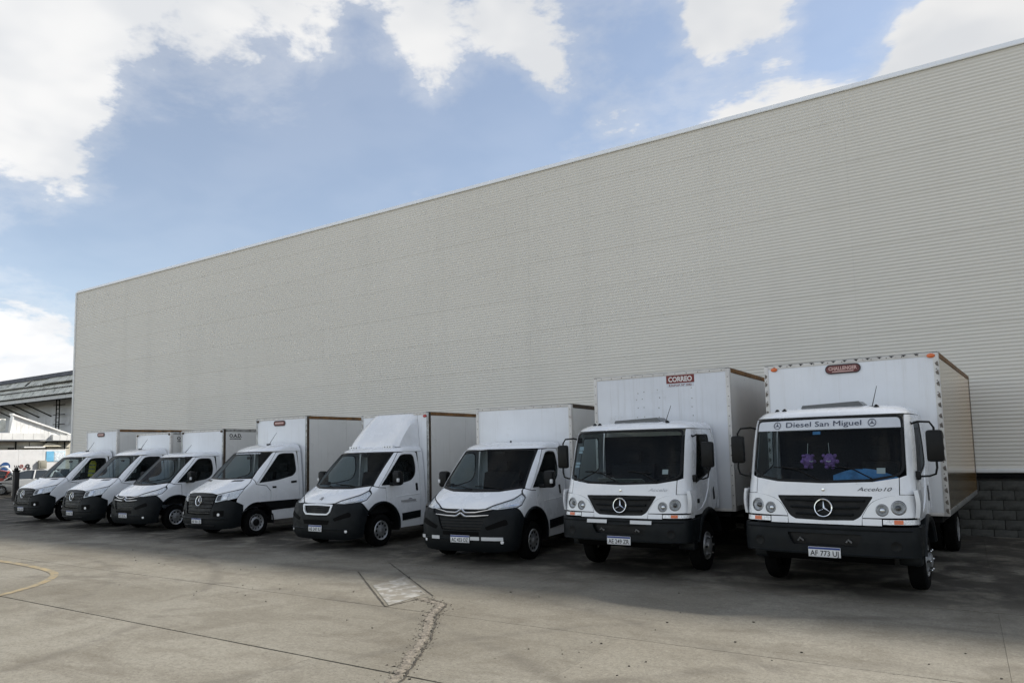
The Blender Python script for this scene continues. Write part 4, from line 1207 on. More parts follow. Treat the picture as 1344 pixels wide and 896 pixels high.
    # wipers
    for x0, x1 in ((-.06, -.66), (.62, .10)):
        mb = MB().tube([B.fpt(x0, 1.44, .012), B.fpt((x0*.55+x1*.45), 1.56, .03), B.fpt(x1*.8+x0*.2, 1.60, .03)], .010, 6)
        mb.tube([B.fpt(x0*.75+x1*.25, 1.575, .018), B.fpt(x1, 1.60, .018)], .008, 6)
        mb.build('wiper', BLACK, root)
    # interior
    MB().prism([(.30, .95), (.26, zm(1.34)), (.42, zm(1.41)), (.62, zm(1.39)), (.72, zm(1.30)), (.70, .95)], 'x', -.93, .93).build('dashboard', DASHM, root)
    seat(root, .48, 1.02, 1.02); seat(root, -.38, 1.02, 1.02, .8)
    steering(root, .48, .82, 1.42, .22, 60)
    MB().box(-.98, .98, 1.60, 1.66, .9, 2.2).build('rear_trim', SEATM, root)
    return rf

# ------------------------------------------------------------------ vans
VA = Body([(.20, .12, .92, .40, 2.8), (.28, .045, .955, .44, 2.8), (.42, .0, .985, .46, 2.8), (.62, .0, 1.0, .47, 2.8), (.82, .03, 1.005, .48, 2.7), (1.00, .06, 1.01, .50, 2.6), (1.10, .10, 1.01, .52, 2.5),
           (1.15, .17, 1.008, .52, 2.45), (1.22, .30, 1.003, .50, 2.4), (1.30, .46, .998, .47, 2.4), (1.37, .60, .992, .44, 2.4), (1.43, .72, .985, .42, 2.4), (1.60, .89, .97, .39, 2.4), (1.90, 1.21, .94, .36, 2.4),
           (2.08, 1.41, .912, .34, 2.4), (2.16, 1.52, .89, .34, 2.4), (2.23, 1.66, .85, .34, 2.4), (2.285, 1.83, .785, .34, 2.4), (2.32, 2.02, .68, .34, 2.4)], 2.42)

def make_sprinter():
    """panel-nosed van cab with black grille and big dark bumper; the caller adds plate and box"""
    root = empty('box_van'); B = VA
    f = lambda *a: ('f',)+a
    s = lambda *a: ('s',)+a
    I = both(B, [f(0, 1.455), f(.55, 1.46), f(.85, 1.48, .05), f(.80, 2.075, .05), f(0, 2.095)])
    panel(B, 'windscreen', I, GLASS, root, off=-.004, thick=0, inset=0)
    O = both(B, [f(0, 1.422), f(.55, 1.427), f(.875, 1.447), f(.822, 2.097, .04), f(0, 2.117)])
    panel(B, 'windscreen_seal', O, BLACK, root, holes=[I], thick=.012, inset=.001)
    hood = panel(B, 'bonnet', both(B, [f(0, 1.125), f(.40, 1.115), f(.58, 1.085), f(.78, 1.14), s(.62, 1.215), s(.80, 1.335), s(.92, 1.438), f(.80, 1.438), f(0, 1.417)]), WHITE, root)
    for sg in (-1, 1):
        panel(B, 'bonnet_vent', outline(B, [f(.42, 1.375), f(.46, 1.405), f(.76, 1.412), f(.74, 1.38)], sg), BLACK, hood, off=.003, thick=.006, inset=0)
    g = panel(B, 'grille', both(B, [f(0, .60), f(.46, .62), f(.565, 1.07), f(.40, 1.108), f(0, 1.12)]), BLACK, root, off=-.012, inset=.003)
    for zz, hw in ((1.03, .52), (.94, .50), (.85, .48), (.76, .46), (.67, .44)):
        mb = MB(); n = 14; mb.tube([B.fpt(-hw+2*hw*k/n, zz, .0) for k in range(n+1)], .014, 6); mb.build('grille_bar', BLACK, g)
    star_emblem(g, lambda x, z, o=0: B.fpt(x, .92+z, .015+o), .115)
    bp = both(B, [f(0, .24), f(.62, .24), s(.40, .27), s(.545, .30), s(.545, .50), s(.585, .66), s(.585, .80), s(.40, .885), f(.88, .955), f(.575, .885), f(.475, .605), f(0, .585)])
    bb = panel(B, 'bumper', bp, PLASTIC, root, off=.012, thick=.03, inset=.002)
    mb = MB(); n = 24
    mb.tube([B.fpt(-.90+1.8*k/n, .50, .016) for k in range(n+1)], .022, 6); mb.build('bumper_ridge', PLASTIC, bb)
    mb = MB(); mb.tube([B.fpt(-.62+1.24*k/n, .335, .012) for k in range(n+1)], .018, 6); mb.build('bumper_ridge', BLACK, bb)
    for sg in (-1, 1):
        x, z = .74, .60; U = B.fu(sg*x, z); P = Vector(B.at(U, z)); N = Vector(B.nrm(U, z)); Q = N.to_track_quat('-Y', 'Z').to_matrix().to_4x4(); Q.translation = P+N*.012
        panel(B, 'fog_recess', outline(B, [f(.60, .55, .02), f(.60, .69, .02), f(.86, .70, .02), f(.86, .57, .02)], sg), VOID, bb, off=.015, thick=.004, inset=0)
        l = MB().lathe([(0, .038), (-.008, .034), (-.010, 0)], 'y', (0, 0, 0), 14).build('fog_light', LAMPR, bb); l.matrix_local = Q
        hl = outline(B, [f(.575, .895), f(.60, 1.075), f(.78, 1.13), s(.63, 1.205), s(.50, 1.08), s(.42, .985), f(.80, .925)], sg)
        h = panel(B, 'headlight', hl, LAMPR, root, off=-.01, thick=.01, inset=.004, step=.05)
        panel(B, 'lamp_lens', hl, CLEAR, h, off=.006, thick=0, inset=.004, step=.05)
        panel(B, 'lamp_housing', outline(B, [f(.61, .925, .02), f(.63, 1.05, .02), f(.73, 1.08, .02), f(.72, .94, .02)], sg), LAMPD, h, off=.002, thick=.006, inset=0)
        panel(B, 'lamp_housing', outline(B, [f(.76, .955, .02), f(.78, 1.09, .02), f(.87, 1.11, .02), f(.86, .97, .02)], sg), CHROME, h, off=.002, thick=.006, inset=0)
        fe = outline(B, [s(.588, .805), s(.405, .89), s(.43, .985), s(.51, 1.08), s(.64, 1.21), s(.81, 1.333), s(.925, 1.435), s(.96, 1.292), s(1.27, 1.24), s(1.395, 1.10), s(1.395, .845), s(1.10, .845)] + arc(1.0, .35, .50, 80, 146, 10), sg)
        panel(B, 'front_wing', fe, WHITE, root)
        win = outline(B, [s(1.05, 1.325, .03), s(1.68, 2.035, .06), s(1.85, 2.065, .05), s(2.19, 2.06, .06), s(2.23, 1.58, .12), s(2.12, 1.47, .12), s(1.60, 1.365, .2)], sg)
        door = outline(B, [s(1.40, .845), s(1.40, 1.10), s(1.275, 1.245), s(.965, 1.297), s(1.64, 2.09), s(1.85, 2.115), s(2.27, 2.115, .04), s(2.30, 1.6), s(2.30, .845)], sg)
        d = panel(B, 'door', door, WHITE, root, holes=[win], off=.001)
        panel(B, 'side_window', win, GLASSD, d, off=-.010, thick=0, inset=0)
        panel(B, 'window_seal', win, BLACK, d, holes=[inset_poly(win if area(win) > 0 else win[::-1], .024)], off=-.002, thick=.010, inset=0)
        panel(B, 'door_handle', outline(B, [s(2.03, 1.27, .02), s(2.03, 1.33, .02), s(2.22, 1.34, .02), s(2.22, 1.28, .02)], sg), BLACK, d, off=.012, thick=.02)
        panel(B, 'side_marker', outline(B, [s(1.44, 1.17), s(1.44, 1.225), s(1.57, 1.225), s(1.57, 1.17)], sg), BLACK, d, off=.006, thick=.01)
        pil = outline(B, [f(.88, 1.448), f(.828, 2.098), s(1.64, 2.097), s(.965, 1.304), s(.932, 1.432)], sg)
        panel(B, 'door_pillar', pil, WHITE, root)
        re = outline(B, [s(2.305, .845), s(2.305, 2.115), s(2.415, 2.115), s(2.415, .845)], sg); panel(B, 'rear_pillar', re, WHITE, root)
        st = outline(B, arc(1.0, .35, .50, 36, 78, 6)+[s(1.12, .84), s(2.415, .84), s(2.415, .64), s(1.41, .62)], sg); panel(B, 'side_moulding', st, BLACK, root, off=.008)
        sl_ = outline(B, [s(1.47, .36), s(1.44, .615), s(2.415, .635), s(2.415, .36)], sg); panel(B, 'sill', sl_, WHITE, root, off=-.01)
        # wheel arch lining
        n = 16; V = []; F = []
        for k in range(n+1):
            a = R(-8+196*k/n); y, z = 1.0+.48*math.cos(a), .35+.48*math.sin(a)
            V += [(sg*.55, y, z), (sg*.985, y, z), (sg*.985, 1.0+.515*math.cos(a), .35+.515*math.sin(a))]
            if k: b = 3*k; F += [(b-3, b-2, b+1, b), (b-2, b-1, b+2, b+1)]
        MB().add(V, F).build('wheel_arch', BLACK, root)
        make_wheel(root, sg*.875, 1.0, .345, .225, .215, 'steel', sg)
    rf = roof_skin(B, 'roof', 2.12, WHITE, root)
    MB().tube([(.22, 1.93, 2.31), (.30, 2.10, 2.62)], [.008, .004], 6).build('antenna', BLACK, rf)
    MB().box(.19, .25, 1.86, 1.96, 2.29, 2.325, .008).build('antenna_base', BLACK, rf)
    back_wall(B, .5, 2.22, WHITE, root)
    interior(root, B)
    return root

def interior(root, B, z=0.0, w=.88):
    MB().prism([(.72, .70), (.74, 1.16), (.86, 1.25), (1.22, 1.26), (1.36, 1.16), (1.36, .70)], 'x', -w, w).build('dashboard', DASHM, root)
    seat(root, .46, 1.72, .86); seat(root, -.36, 1.72, .86, .85)
    steering(root, .46, 1.46, 1.30, .20, 50)
    MB().box(-.90, .90, .8, 2.36, .42, .48).build('cab_floor', DARK, root)
    MB().box(-.80, .80, 2.33, 2.37, .5, 2.1).build('rear_trim', SEATM, root)
    MB().box(-.10, .10, 1.46, 1.49, 1.92, 1.99, .01).build('rear_view_mirror', BLACK, root)

VB = Body([(.18, .12, .93, .38, 3.0), (.26, .045, .965, .42, 3.0), (.40, .0, .995, .44, 3.0), (.60, .0, 1.012, .45, 3.0), (.80, .02, 1.02, .47, 2.9), (.92, .04, 1.02, .50, 2.8), (.98, .075, 1.018, .51, 2.6),
           (1.04, .14, 1.014, .51, 2.5), (1.12, .25, 1.01, .49, 2.45), (1.20, .39, 1.003, .47, 2.4), (1.265, .53, .995, .45, 2.4), (1.40, .68, .985, .42, 2.45), (1.70, 1.01, .96, .38, 2.5),
           (1.95, 1.30, .93, .35, 2.5), (2.02, 1.38, .915, .34, 2.5), (2.08, 1.47, .89, .34, 2.5), (2.135, 1.62, .84, .34, 2.4), (2.17, 1.85, .73, .36, 2.4)], 2.40)

def make_boxer(style):
    root = empty('box_van'); B = VB
    f = lambda *a: ('f',)+a
    s = lambda *a: ('s',)+a
    I = both(B, [f(0, 1.285), f(.55, 1.293), f(.865, 1.345, .05), f(.80, 1.99, .05), f(0, 2.01)])
    panel(B, 'windscreen', I, GLASS, root, off=-.004, thick=0, inset=0)
    O = both(B, [f(0, 1.25), f(.55, 1.258), f(.90, 1.31), f(.825, 2.01, .04), f(0, 2.03)])
    panel(B, 'windscreen_seal', O, BLACK, root, holes=[I], thick=.012, inset=.001)
    hood = panel(B, 'bonnet', both(B, [f(0, .965), f(.34, .965), f(.46, .975), f(.58, 1.035), s(.445, 1.135), s(.67, 1.226), s(.77, 1.30), f(.85, 1.298), f(.5, 1.25), f(0, 1.243)]), WHITE, root)
    if style == 'shield':   # framed narrow grille, separate from the bumper
        go = both(B, [f(0, .72), f(.33, .725), f(.415, .79, .03), f(.455, .94, .02), f(0, .955)])
        gi = both(B, [f(0, .755), f(.315, .757), f(.375, .80, .03), f(.405, .91, .02), f(0, .92)])
        fr = panel(B, 'grille_frame', go, WHITE, root, holes=[gi], off=.02, thick=.03, inset=.001)
        g = panel(B, 'grille', gi, BLACK, root, off=-.02, inset=-.004)
        for zz in (.79, .83, .87):
            mb = MB(); n = 12; mb.tube([B.fpt(-.36+.72*k/n, zz, -.012) for k in range(n+1)], .007, 5); mb.build('grille_bar', PLASTIC, g)
        V = [(0, .05), (.03, .04), (.035, .015), (.02, .0), (.045, -.03), (.02, -.06), (-.005, -.05), (-.005, -.02), (-.035, -.055), (-.045, -.03), (-.015, .0), (-.03, .015), (-.02, .04)]
        me = mesh('emblem', [B.fpt(a*1.1, 1.06+b*.55, .008) for a, b in V], [tuple(range(len(V)))]); obj('emblem', me, STEEL, hood)
        bump_in = [f(.465, .955), f(.425, .78), f(.34, .712), f(0, .705)]
    else:                   # chrome double chevron bars above a black grille
        g = panel(B, 'grille', both(B, [f(0, .60), f(.40, .61), f(.47, .74), f(.50, .83), f(0, .83)]), BLACK, root, off=-.01, inset=.002)
        for zz in (.66, .71, .76, .81):
            mb = MB(); n = 12; mb.tube([B.fpt(-.45+.90*k/n, zz, -.002) for k in range(n+1)], .009, 5); mb.build('grille_bar', PLASTIC, g)
        for dz, wd in ((.0, .60), (-.062, .56)):
            for sg in (-1, 1):
                pts = [B.fpt(sg*x, z+dz, .018) for x, z in ((.0, .955), (.085, .905), (.13, .90), (.3, .905), (wd, .935+(.02 if dz == 0 else -.01)))]
                MB().tube(pts, [.020, .020, .016, .014, .008], 6).build('chrome_bar', CHROME, g)
        panel(B, 'grille_surround', both(B, [f(0, .835), f(.50, .835), f(.62, .90), f(.66, .965), f(.46, .975), f(.33, .955), f(0, .955)]), PLASTIC, root, off=-.004, inset=.001)
        bump_in = [f(.66, .955), f(.625, .895), f(.505, .83), f(.475, .74), f(.405, .605), f(0, .595)]
    bp = both(B, [f(0, .22), f(.65, .22), s(.38, .25), s(.42, .28), s(.42, .50), s(.47, .62), s(.525, .79), s(.45, .87), s(.355, .975), f(.80, .955)]+([f(.60, .945)] if style == 'shield' else [])+bump_in)
    bb = panel(B, 'bumper', bp, PLASTIC, root, off=.014, thick=.03, inset=.002)
    mb = MB(); n = 24; mb.tube([B.fpt(-.88+1.76*k/n, .44, .018) for k in range(n+1)], .018, 6); mb.build('bumper_ridge', PLASTIC, bb)
    panel(B, 'air_intake', both(B, [f(0, .52), f(.36, .53), f(.40, .62), f(0, .63)]) if style == 'shield' else both(B, [f(0, .50), f(.38, .51), f(.38, .575), f(0, .575)]), VOID, bb, off=.018, thick=.004, inset=0)
    for sg in (-1, 1):
        panel(B, 'fog_recess', outline(B, [f(.54, .60, .03), f(.50, .66, .03), f(.86, .80, .04), f(.90, .70, .04)], sg), VOID, bb, off=.018, thick=.005, inset=0)
        x, z = .80, .40; U = B.fu(sg*x, z); P = Vector(B.at(U, z)); N = Vector(B.nrm(U, z)); Q = N.to_track_quat('-Y', 'Z').to_matrix().to_4x4(); Q.translation = P+N*.016
        l = MB().lathe([(0, .032), (-.006, .03), (-.010, 0)], 'y', (0, 0, 0), 14).build('fog_light', LAMPR, bb); l.matrix_local = Q
        hl = outline(B, [f(.465, .962), f(.58, 1.03), s(.44, 1.13), s(.66, 1.218), s(.655, 1.15), s(.50, 1.03), s(.36, .985), f(.70, .952)], sg)
        h = panel(B, 'headlight', hl, LAMPR, root, off=-.012, thick=.01, inset=.003, step=.045)
        panel(B, 'lamp_lens', hl, CLEAR, h, off=.006, thick=0, inset=.003, step=.045)
        panel(B, 'lamp_rim', hl, LAMPD, h, holes=[inset_poly(hl if area(hl) > 0 else hl[::-1], .011)], off=.002, thick=.012, inset=.002, step=.045)
        panel(B, 'lamp_housing', outline(B, [f(.70, .985), f(.71, 1.005), s(.44, 1.05), s(.42, 1.02)], sg), CHROME, h, off=.002, thick=.006, inset=0)
        fe = outline(B, [s(.53, .80), s(.455, .875), s(.365, .98), s(.505, 1.025), s(.662, 1.145), s(.68, 1.222), s(.775, 1.295), s(.80, 1.29), s(.875, 1.262), s(1.085, 1.245), s(1.085, .95)] + arc(.95, .37, .58, 76, 134, 10), sg)
        panel(B, 'front_wing', fe, WHITE, root)
        mb = MB().tube([B.spt(.95+.575*math.cos(R(a)), .37+.575*math.sin(R(a)), sg, .0) for a in np.linspace(-2, 134, 18)], .028, 6)
        mb.build('arch_moulding', PLASTIC, root)
        win = outline(B, [s(.955, 1.305, .03), s(1.62, 1.955, .08), s(1.78, 1.975, .06), s(2.06, 1.965, .10), s(2.11, 1.66, .1), s(2.07, 1.48, .12), s(1.92, 1.37, .12), s(1.5, 1.31, .1)], sg)
        door = outline(B, [s(1.09, .95)] + [s(1.09, 1.25), s(.88, 1.268), s(1.585, 2.01), s(1.78, 2.03), s(2.17, 2.025, .05), s(2.22, 1.6), s(2.22, .34), s(1.54, .34)] + arc(.95, .37, .58, 2, 74, 9), sg)
        d = panel(B, 'door', door, WHITE, root, holes=[win], off=.001)
        panel(B, 'side_window', win, GLASSD, d, off=-.010, thick=0, inset=0)
        panel(B, 'window_seal', win, BLACK, d, holes=[inset_poly(win if area(win) > 0 else win[::-1], .022)], off=-.002, thick=.010, inset=0)
        panel(B, 'door_handle', outline(B, [s(2.06, 1.13, .03), s(2.06, 1.31, .03), s(2.14, 1.31, .03), s(2.14, 1.13, .03)], sg), BLACK, d, off=.008, thick=.02)
        panel(B, 'side_moulding', outline(B, [s(1.60, .49), s(1.58, .66), s(2.21, .69), s(2.21, .52)], sg), PLASTIC, d, off=.012, thick=.015)
        MB().tube([B.spt(y, 1.03+.03*(y-1.2), sg, .0) for y in np.linspace(1.40, 2.18, 8)], .010, 6).build('door_swage', WHITE, d)
        pil = outline(B, [f(.905, 1.312), f(.832, 2.012), s(1.585, 2.018), s(.88, 1.275), s(.81, 1.297)], sg)
        panel(B, 'door_pillar', pil, WHITE, root)
        re = outline(B, [s(2.225, .34), s(2.225, 2.025), s(2.395, 2.025), s(2.395, .34)], sg); panel(B, 'rear_pillar', re, WHITE, root)
        n = 16; V = []; F = []
        for k in range(n+1):
            a = R(-8+196*k/n); y, z = .95+.55*math.cos(a), .37+.55*math.sin(a)
            V += [(sg*.55, y, z), (sg*.99, y, z), (sg*.99, .95+.585*math.cos(a), .37+.585*math.sin(a))]
            if k: b = 3*k; F += [(b-3, b-2, b+1, b), (b-2, b-1, b+2, b+1)]
        MB().add(V, F).build('wheel_arch', BLACK, root)
        make_wheel(root, sg*.885, .95, .345, .225, .21, 'cover', sg)
        # mirror: tall two-part housing on a short stalk
        a, b = sorted((sg*1.09, sg*1.29))
        mr = MB().box(a, b, 1.17, 1.34, 1.29, 1.61, .05).build('mirror', BLACK, root)
        a, b = sorted((sg*.97, sg*1.13)); MB().box(a, b, 1.21, 1.31, 1.285, 1.36, .02).build('mirror_stalk', BLACK, mr)
        a, b = sorted((sg*1.235, sg*1.294)); MB().box(a, b, 1.162, 1.21, 1.37, 1.45, .015).build('mirror_indicator', REFLW, mr)
        a, b = sorted((sg*1.105, sg*1.275)); MB().box(a, b, 1.3405, 1.343, 1.32, 1.58).build('mirror_glass', CHROME, mr)
    rf = roof_skin(B, 'roof', 2.033, WHITE, root)
    back_wall(B, .4, 2.1, WHITE, root)
    interior(root, B)
    mb = MB()
    for x0, x1 in ((.55, -.05), (-.10, -.62)):
        mb.tube([B.fpt(x0, 1.285, .012), B.fpt((x0+x1)/2, 1.325, .014), B.fpt(x1, 1.335, .010)], .010, 6)
    mb.build('wiper', BLACK, root)
    return root

# ------------------------------------------------------------------ the parked row
GRP = 'white box vehicles parked along the warehouse wall'
def place(root, sx, dy, yaw): root.location = (sx, dy, 0); root.rotation_euler = (0, 0, R(yaw)); return root
def w_at(root, p):
    c, s = math.cos(root.rotation_euler.z), math.sin(root.rotation_euler.z)
    return (root.location.x+c*p[0]-s*p[1], root.location.y+s*p[0]+c*p[1], p[2])

def side_sheen():
    """glossy side panels of the nearest truck"""
    m = bpy.data.materials.new('warm_reflection_panel'); m.use_nodes = True
    t = NT(m.node_tree); b = t.n['Principled BSDF']
    tc = t.new('ShaderNodeTexCoord'); P = tc.outputs['Object']
    sep = t.new('ShaderNodeSeparateXYZ'); t.link(P, sep.inputs[0])
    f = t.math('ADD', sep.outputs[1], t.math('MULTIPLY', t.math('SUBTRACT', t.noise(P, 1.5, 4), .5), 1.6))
    c = t.mix(t.maprange(f, 2.5, 7.2), (.50, .42, .31, 1), (.60, .33, .085, 1))  # warm wall reflection painted in, tan turning orange towards the rear
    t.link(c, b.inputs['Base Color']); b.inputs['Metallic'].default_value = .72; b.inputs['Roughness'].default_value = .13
    bn = t.new('ShaderNodeBump'); bn.inputs['Strength'].default_value = .12; bn.inputs['Distance'].default_value = .02
    t.link(t.noise(P, .9, 3), bn.inputs['Height']); t.link(bn.outputs[0], b.inputs['Normal'])
    return m
SHEEN = side_sheen()
NAVY = mat('navy_lettering', (.02, .03, .07), .5)
STRIPW = mat('white_sunstrip', (.60, .63, .68), .4, noise=(4, .05))

def paper(name, root, p, sx, sy, rz, label, m=PAPER, tiltx=-.15, group=None):
    V = [(-sx, -sy, 0), (sx, -sy, .004), (sx*1.02, 0, .012), (sx, sy, .02), (-sx, sy*.95, .006), (-sx*1.01, 0, .012)]
    V = V+[(x, y, z-.004) for x, y, z in V]
    o = MB().add(V, [(0, 1, 2, 5), (5, 2, 3, 4), (6, 11, 8, 7), (11, 10, 9, 8)]+[(i, i+6, (i+1) % 6+6, (i+1) % 6) for i in range(6)]).build(name, m, None, loc=w_at(root, p), rot=(tiltx, 0, root.rotation_euler.z+rz))
    tag(o, label, 'paper', group); return o

# --- nearest truck
t8 = place(empty('box_truck'), -1.65, 10.27, -4.4)
tag(t8, 'nearest white cab-over box truck with Diesel San Miguel sun strip, plate AF 773 UJ', 'truck', GRP)
rf8 = truck_cab(t8, TR8, 'ten')
number_plate(t8, -.048, .575, 'AF 773 UJ')
chassis(t8, 1.5, 7.0, .92, 5.25, .395, True, .225, .215, 1.06)
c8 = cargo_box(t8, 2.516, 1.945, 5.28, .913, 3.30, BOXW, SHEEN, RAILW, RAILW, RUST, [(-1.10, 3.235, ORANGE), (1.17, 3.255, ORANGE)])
badge_sign(c8, -.04, 1.934, 3.165, 'CHALLENGER', .52, .145)
mk = MB()
for k in range(13):
    x = -1.0+k*.165
    mk.prism([(x-.03, 3.300), (x+.04, 3.297), (x+.012, 3.280), (x+.004, 3.268)], 'y', 1.932, 1.9355)
mk.build('rail_marks', INK, c8)['kind'] = 'stuff'
mk = MB()
for k in range(15):
    z = 3.15-k*.155+random.uniform(-.02, .02)
    mk.prism([(1.215, z), (1.252, z+.03), (1.262, z-.05), (1.228, z-.035)], 'y', 1.930, 1.9345)
    mk.prism([(-1.215, z), (-1.252, z+.03), (-1.258, z-.05), (-1.228, z-.035)], 'y', 1.930, 1.9345)
mk.build('rail_marks', mat('worn_tape', (.16, .14, .12), .5, .3, noise=(30, .4)), c8)['kind'] = 'stuff'
# sun strip with lettering and two ringed stars
f_ = lambda *a: ('f',)+a
st = panel(TR8, 'sun_strip', both(TR8, [f_(0, 2.085), f_(.928, 2.085), f_(.915, 2.212, .05), f_(0, 2.222)]), STRIPW, t8, off=.002, thick=0, inset=0)
text_obj('lettering', 'Diesel San Miguel', .066, lambda a, b: TR8.fpt(-.02+a, 2.125+b, .008), NAVY, st, width=.98, bold=0.0)
for x in (-.635, .60):
    star_emblem(st, lambda a, b, o=0, x=x: TR8.fpt(x+a, 2.152+b, .006+o*.2), .046, NAVY)
for (nm, x, z, w, h, m) in (('sticker', .70, 1.555, .05, .035, PAPER), ('sticker', -.10, 2.045, .05, .02, BLUEFOIL)):
    panel(TR8, nm, outline(TR8, [f_(x-w, z-h), f_(x-w, z+h), f_(x+w, z+h), f_(x+w, z-h)]), m, t8, off=-.012, thick=.001, inset=0)
def plush(x, z, rz, label):
    e = empty('plush_toy', w_at(t8, (x, .46, TR8.zm(z)-.10)), t8.rotation_euler.z+rz); tag(e, label, 'plush toy', 'purple plush toys behind the windscreen')
    bm = bmesh.new(); bmesh.ops.create_icosphere(bm, subdivisions=4, radius=.085)
    for v in bm.verts:
        n = v.co.normalized(); v.co = Vector((v.co.x*.9, v.co.y*.85, v.co.z*1.05))+n*random.uniform(-.006, .008)+Vector((0, 0, .09))
    me = bpy.data.meshes.new('body'); bm.to_mesh(me); bm.free(); finish(me, 180); obj('body', me, PURPLE, e)
    for sx, sz, r in ((-.075, .155, .024), (.075, .155, .024), (-.10, .075, .026), (.10, .075, .026), (-.04, .0, .03), (.04, .0, .03)):
        bm = bmesh.new(); bmesh.ops.create_icosphere(bm, subdivisions=2, radius=r)
        for v in bm.verts: v.co += Vector((sx, -.01, sz))+v.co.normalized()*random.uniform(-.003, .003)
        me = bpy.data.meshes.new('limb'); bm.to_mesh(me); bm.free(); finish(me, 180); obj('limb', me, PURPLE, e)
    MB().tube([(-.03, -.072, .082), (0, -.076, .074), (.03, -.072, .082)], .007, 6).build('mouth', PAPER, e)
    MB().tube([(0, 0, .17), (0, -.02, .33)], .003, 5).build('cord', PAPER, e)
plush(-.27, 1.69, .9, 'purple plush toy seen from the side, left one hanging in the nearest truck cab')
plush(.02, 1.69, 0, 'purple plush toy facing forward, right one hanging in the nearest truck cab')
sh = MB()
n = 20
sh.prism([(.05, 1.46)]+[(.05+.80*k/n, 1.48+.17*math.sin(math.pi*(.15+.75*k/n))) for k in range(n+1)]+[(.85, 1.46)], 'y', .47, .485)
o = sh.build('sunshade', BLUEFOIL, None, loc=t8.location, rot=t8.rotation_euler); tag(o, 'folded blue foil sunshade standing on the dashboard of the nearest truck', 'sunshade')
paper('paper', t8, (.35, .36, 1.48), .30, .05, .1, 'blue and white papers along the windscreen of the nearest truck', mat('blue_paper', (.06, .14, .40), .6, noise=(9, .5)))

# --- second truck
t7 = place(empty('box_truck'), -4.69, 10.5, -.8)
tag(t7, 'white cab-over box truck with red CORREO sign on its box and plate AE 249 ZR', 'truck', GRP)
truck_cab(t7, TR7, True)
number_plate(t7, -.048, .555, 'AE 249 ZR')
chassis(t7, 1.5, 6.9, .90, 5.2, .395, True, .225, .215, 1.06)
c7 = cargo_box(t7, 2.60, 1.88, 5.2, .88, 3.34, BOXW2, BOXG, RAILW, RAILW, RUST)
x0, z0 = .42, 3.20
MB().box(-.26, .26, -.004, 0, -.06, .095).build('sign_plate', mat('sign_red', (.17, .022, .02), .45, noise=(8, .15)), c7, loc=(x0, 1.8755, z0))
MB().box(-.25, .25, -.003, 0, -.125, -.062).build('sign_plate', STRIPW, c7, loc=(x0, 1.8755, z0))
text_obj('lettering', 'CORREO', .085, flat(x0, 1.8755-.006, z0-.03), mat('sign_white', (.75, .72, .70), .5), c7, width=.44, bold=.035)
text_obj('lettering', 'R.N.P.S.P. Nº 1042', .036, flat(x0, 1.8755-.005, z0-.115), mat('sign_red', (.2, .02, .02), .5), c7, width=.42, bold=.02)
mb = MB()
for x, z in [(x, z) for x in (-.42, -.30, .0, .62) for z in np.arange(2.55, 3.15, .16)]:
    mb.lathe([(0, .012), (-.004, .010), (-.005, 0)], 'y', (x+random.uniform(-.02, .02), 1.876, z+random.uniform(-.03, .03)), 8)
mb.build('rivets', ALU, c7)['kind'] = 'stuff'
for (x, z, w, h) in ((.715, 1.60, .045, .035), (-.82, 1.98, .045, .03), (-.83, 1.92, .04, .02), (-.86, 1.74, .05, .018), (-.87, 1.69, .05, .018)):
    panel(TR7, 'sticker', outline(TR7, [f_(x-w, z-h), f_(x-w, z+h), f_(x+w, z+h), f_(x+w, z-h)]), mat('sticker_pale', (.50, .58, .62), .5) if x < 0 else PAPER, t7, off=-.012, thick=.001, inset=0)
paper('paper', t7, (-.40, .42, 1.475), .14, .07, .15, 'white sheet lying left on the dashboard of the CORREO truck', tiltx=-.55)
paper('paper', t7, (.02, .40, 1.46), .26, .07, -.12, 'crumpled newspaper on the dashboard of the CORREO truck', mat('newsprint', (.46, .46, .41), .8, noise=(20, .3)), tiltx=-.55)

# --- vans
vB = make_boxer('chevron')
v3 = copy_tree(vB)
v5 = make_boxer('shield')
vS = make_sprinter()
v2 = copy_tree(vS); v1 = copy_tree(vS)

def van_box(root, w, bf, L, z0, z1, txt, plate_z, label, front=BOXW, side=BOXG, post=ALU, rails=(RAILW, RUST), py=-.03, marker=(), rear=4.6, sign=None, oad=False):
    tag(root, label, 'van', GRP)
    number_plate(root, py, plate_z, txt)
    chassis(root, 2.2, bf+L-.1, z0-.02, rear, .345, True, .20, .19, .98)
    c = cargo_box(root, w, bf, L, z0, z1, front, side, post, rails[0], rails[1], marker)
    if sign is not None: badge_sign(c, sign[0], bf-.011, z1-.15, '', .50, .15)
    if oad:
        text_obj('lettering', 'O.A.D.', .10, lambda a, b: (w/2+.004, bf+.42+a, z1-.24+b), INK, c, width=.44, bold=.03)
        mb = MB()
        for k in range(9): mb.box(w/2+.002, w/2+.004, bf+.22+k*.045, bf+.22+k*.045+.030, z1-.305, z1-.270)
        mb.build('small_print', INK, c)['kind'] = 'stuff'
    return c

place(vB, -7.75, 10.41, 3.6)
c6 = van_box(vB, 2.28, 2.465, 4.2, .85, 2.92, 'AC 433 OZ', .445, 'white box van with chrome chevron grille and white bumper strips, plate AC 433 OZ', post=RAILW, rails=(RAILW, DARKRUST))
for a, b in ((-.90, -.80), (-.62, -.44), (.22, .40), (.44, .82)):
    panel(VB, 'reflective_strip', outline(VB, [f_(a, .43), f_(a, .49), f_(b, .49), f_(b, .43)]), REFLW, vB, off=.040, thick=.002, inset=0)
MB().lathe([(0, .02), (.03, .018), (.035, 0)], 'z', (.05, 1.85, 2.165), 8).build('roof_aerial', BLACK, vB)

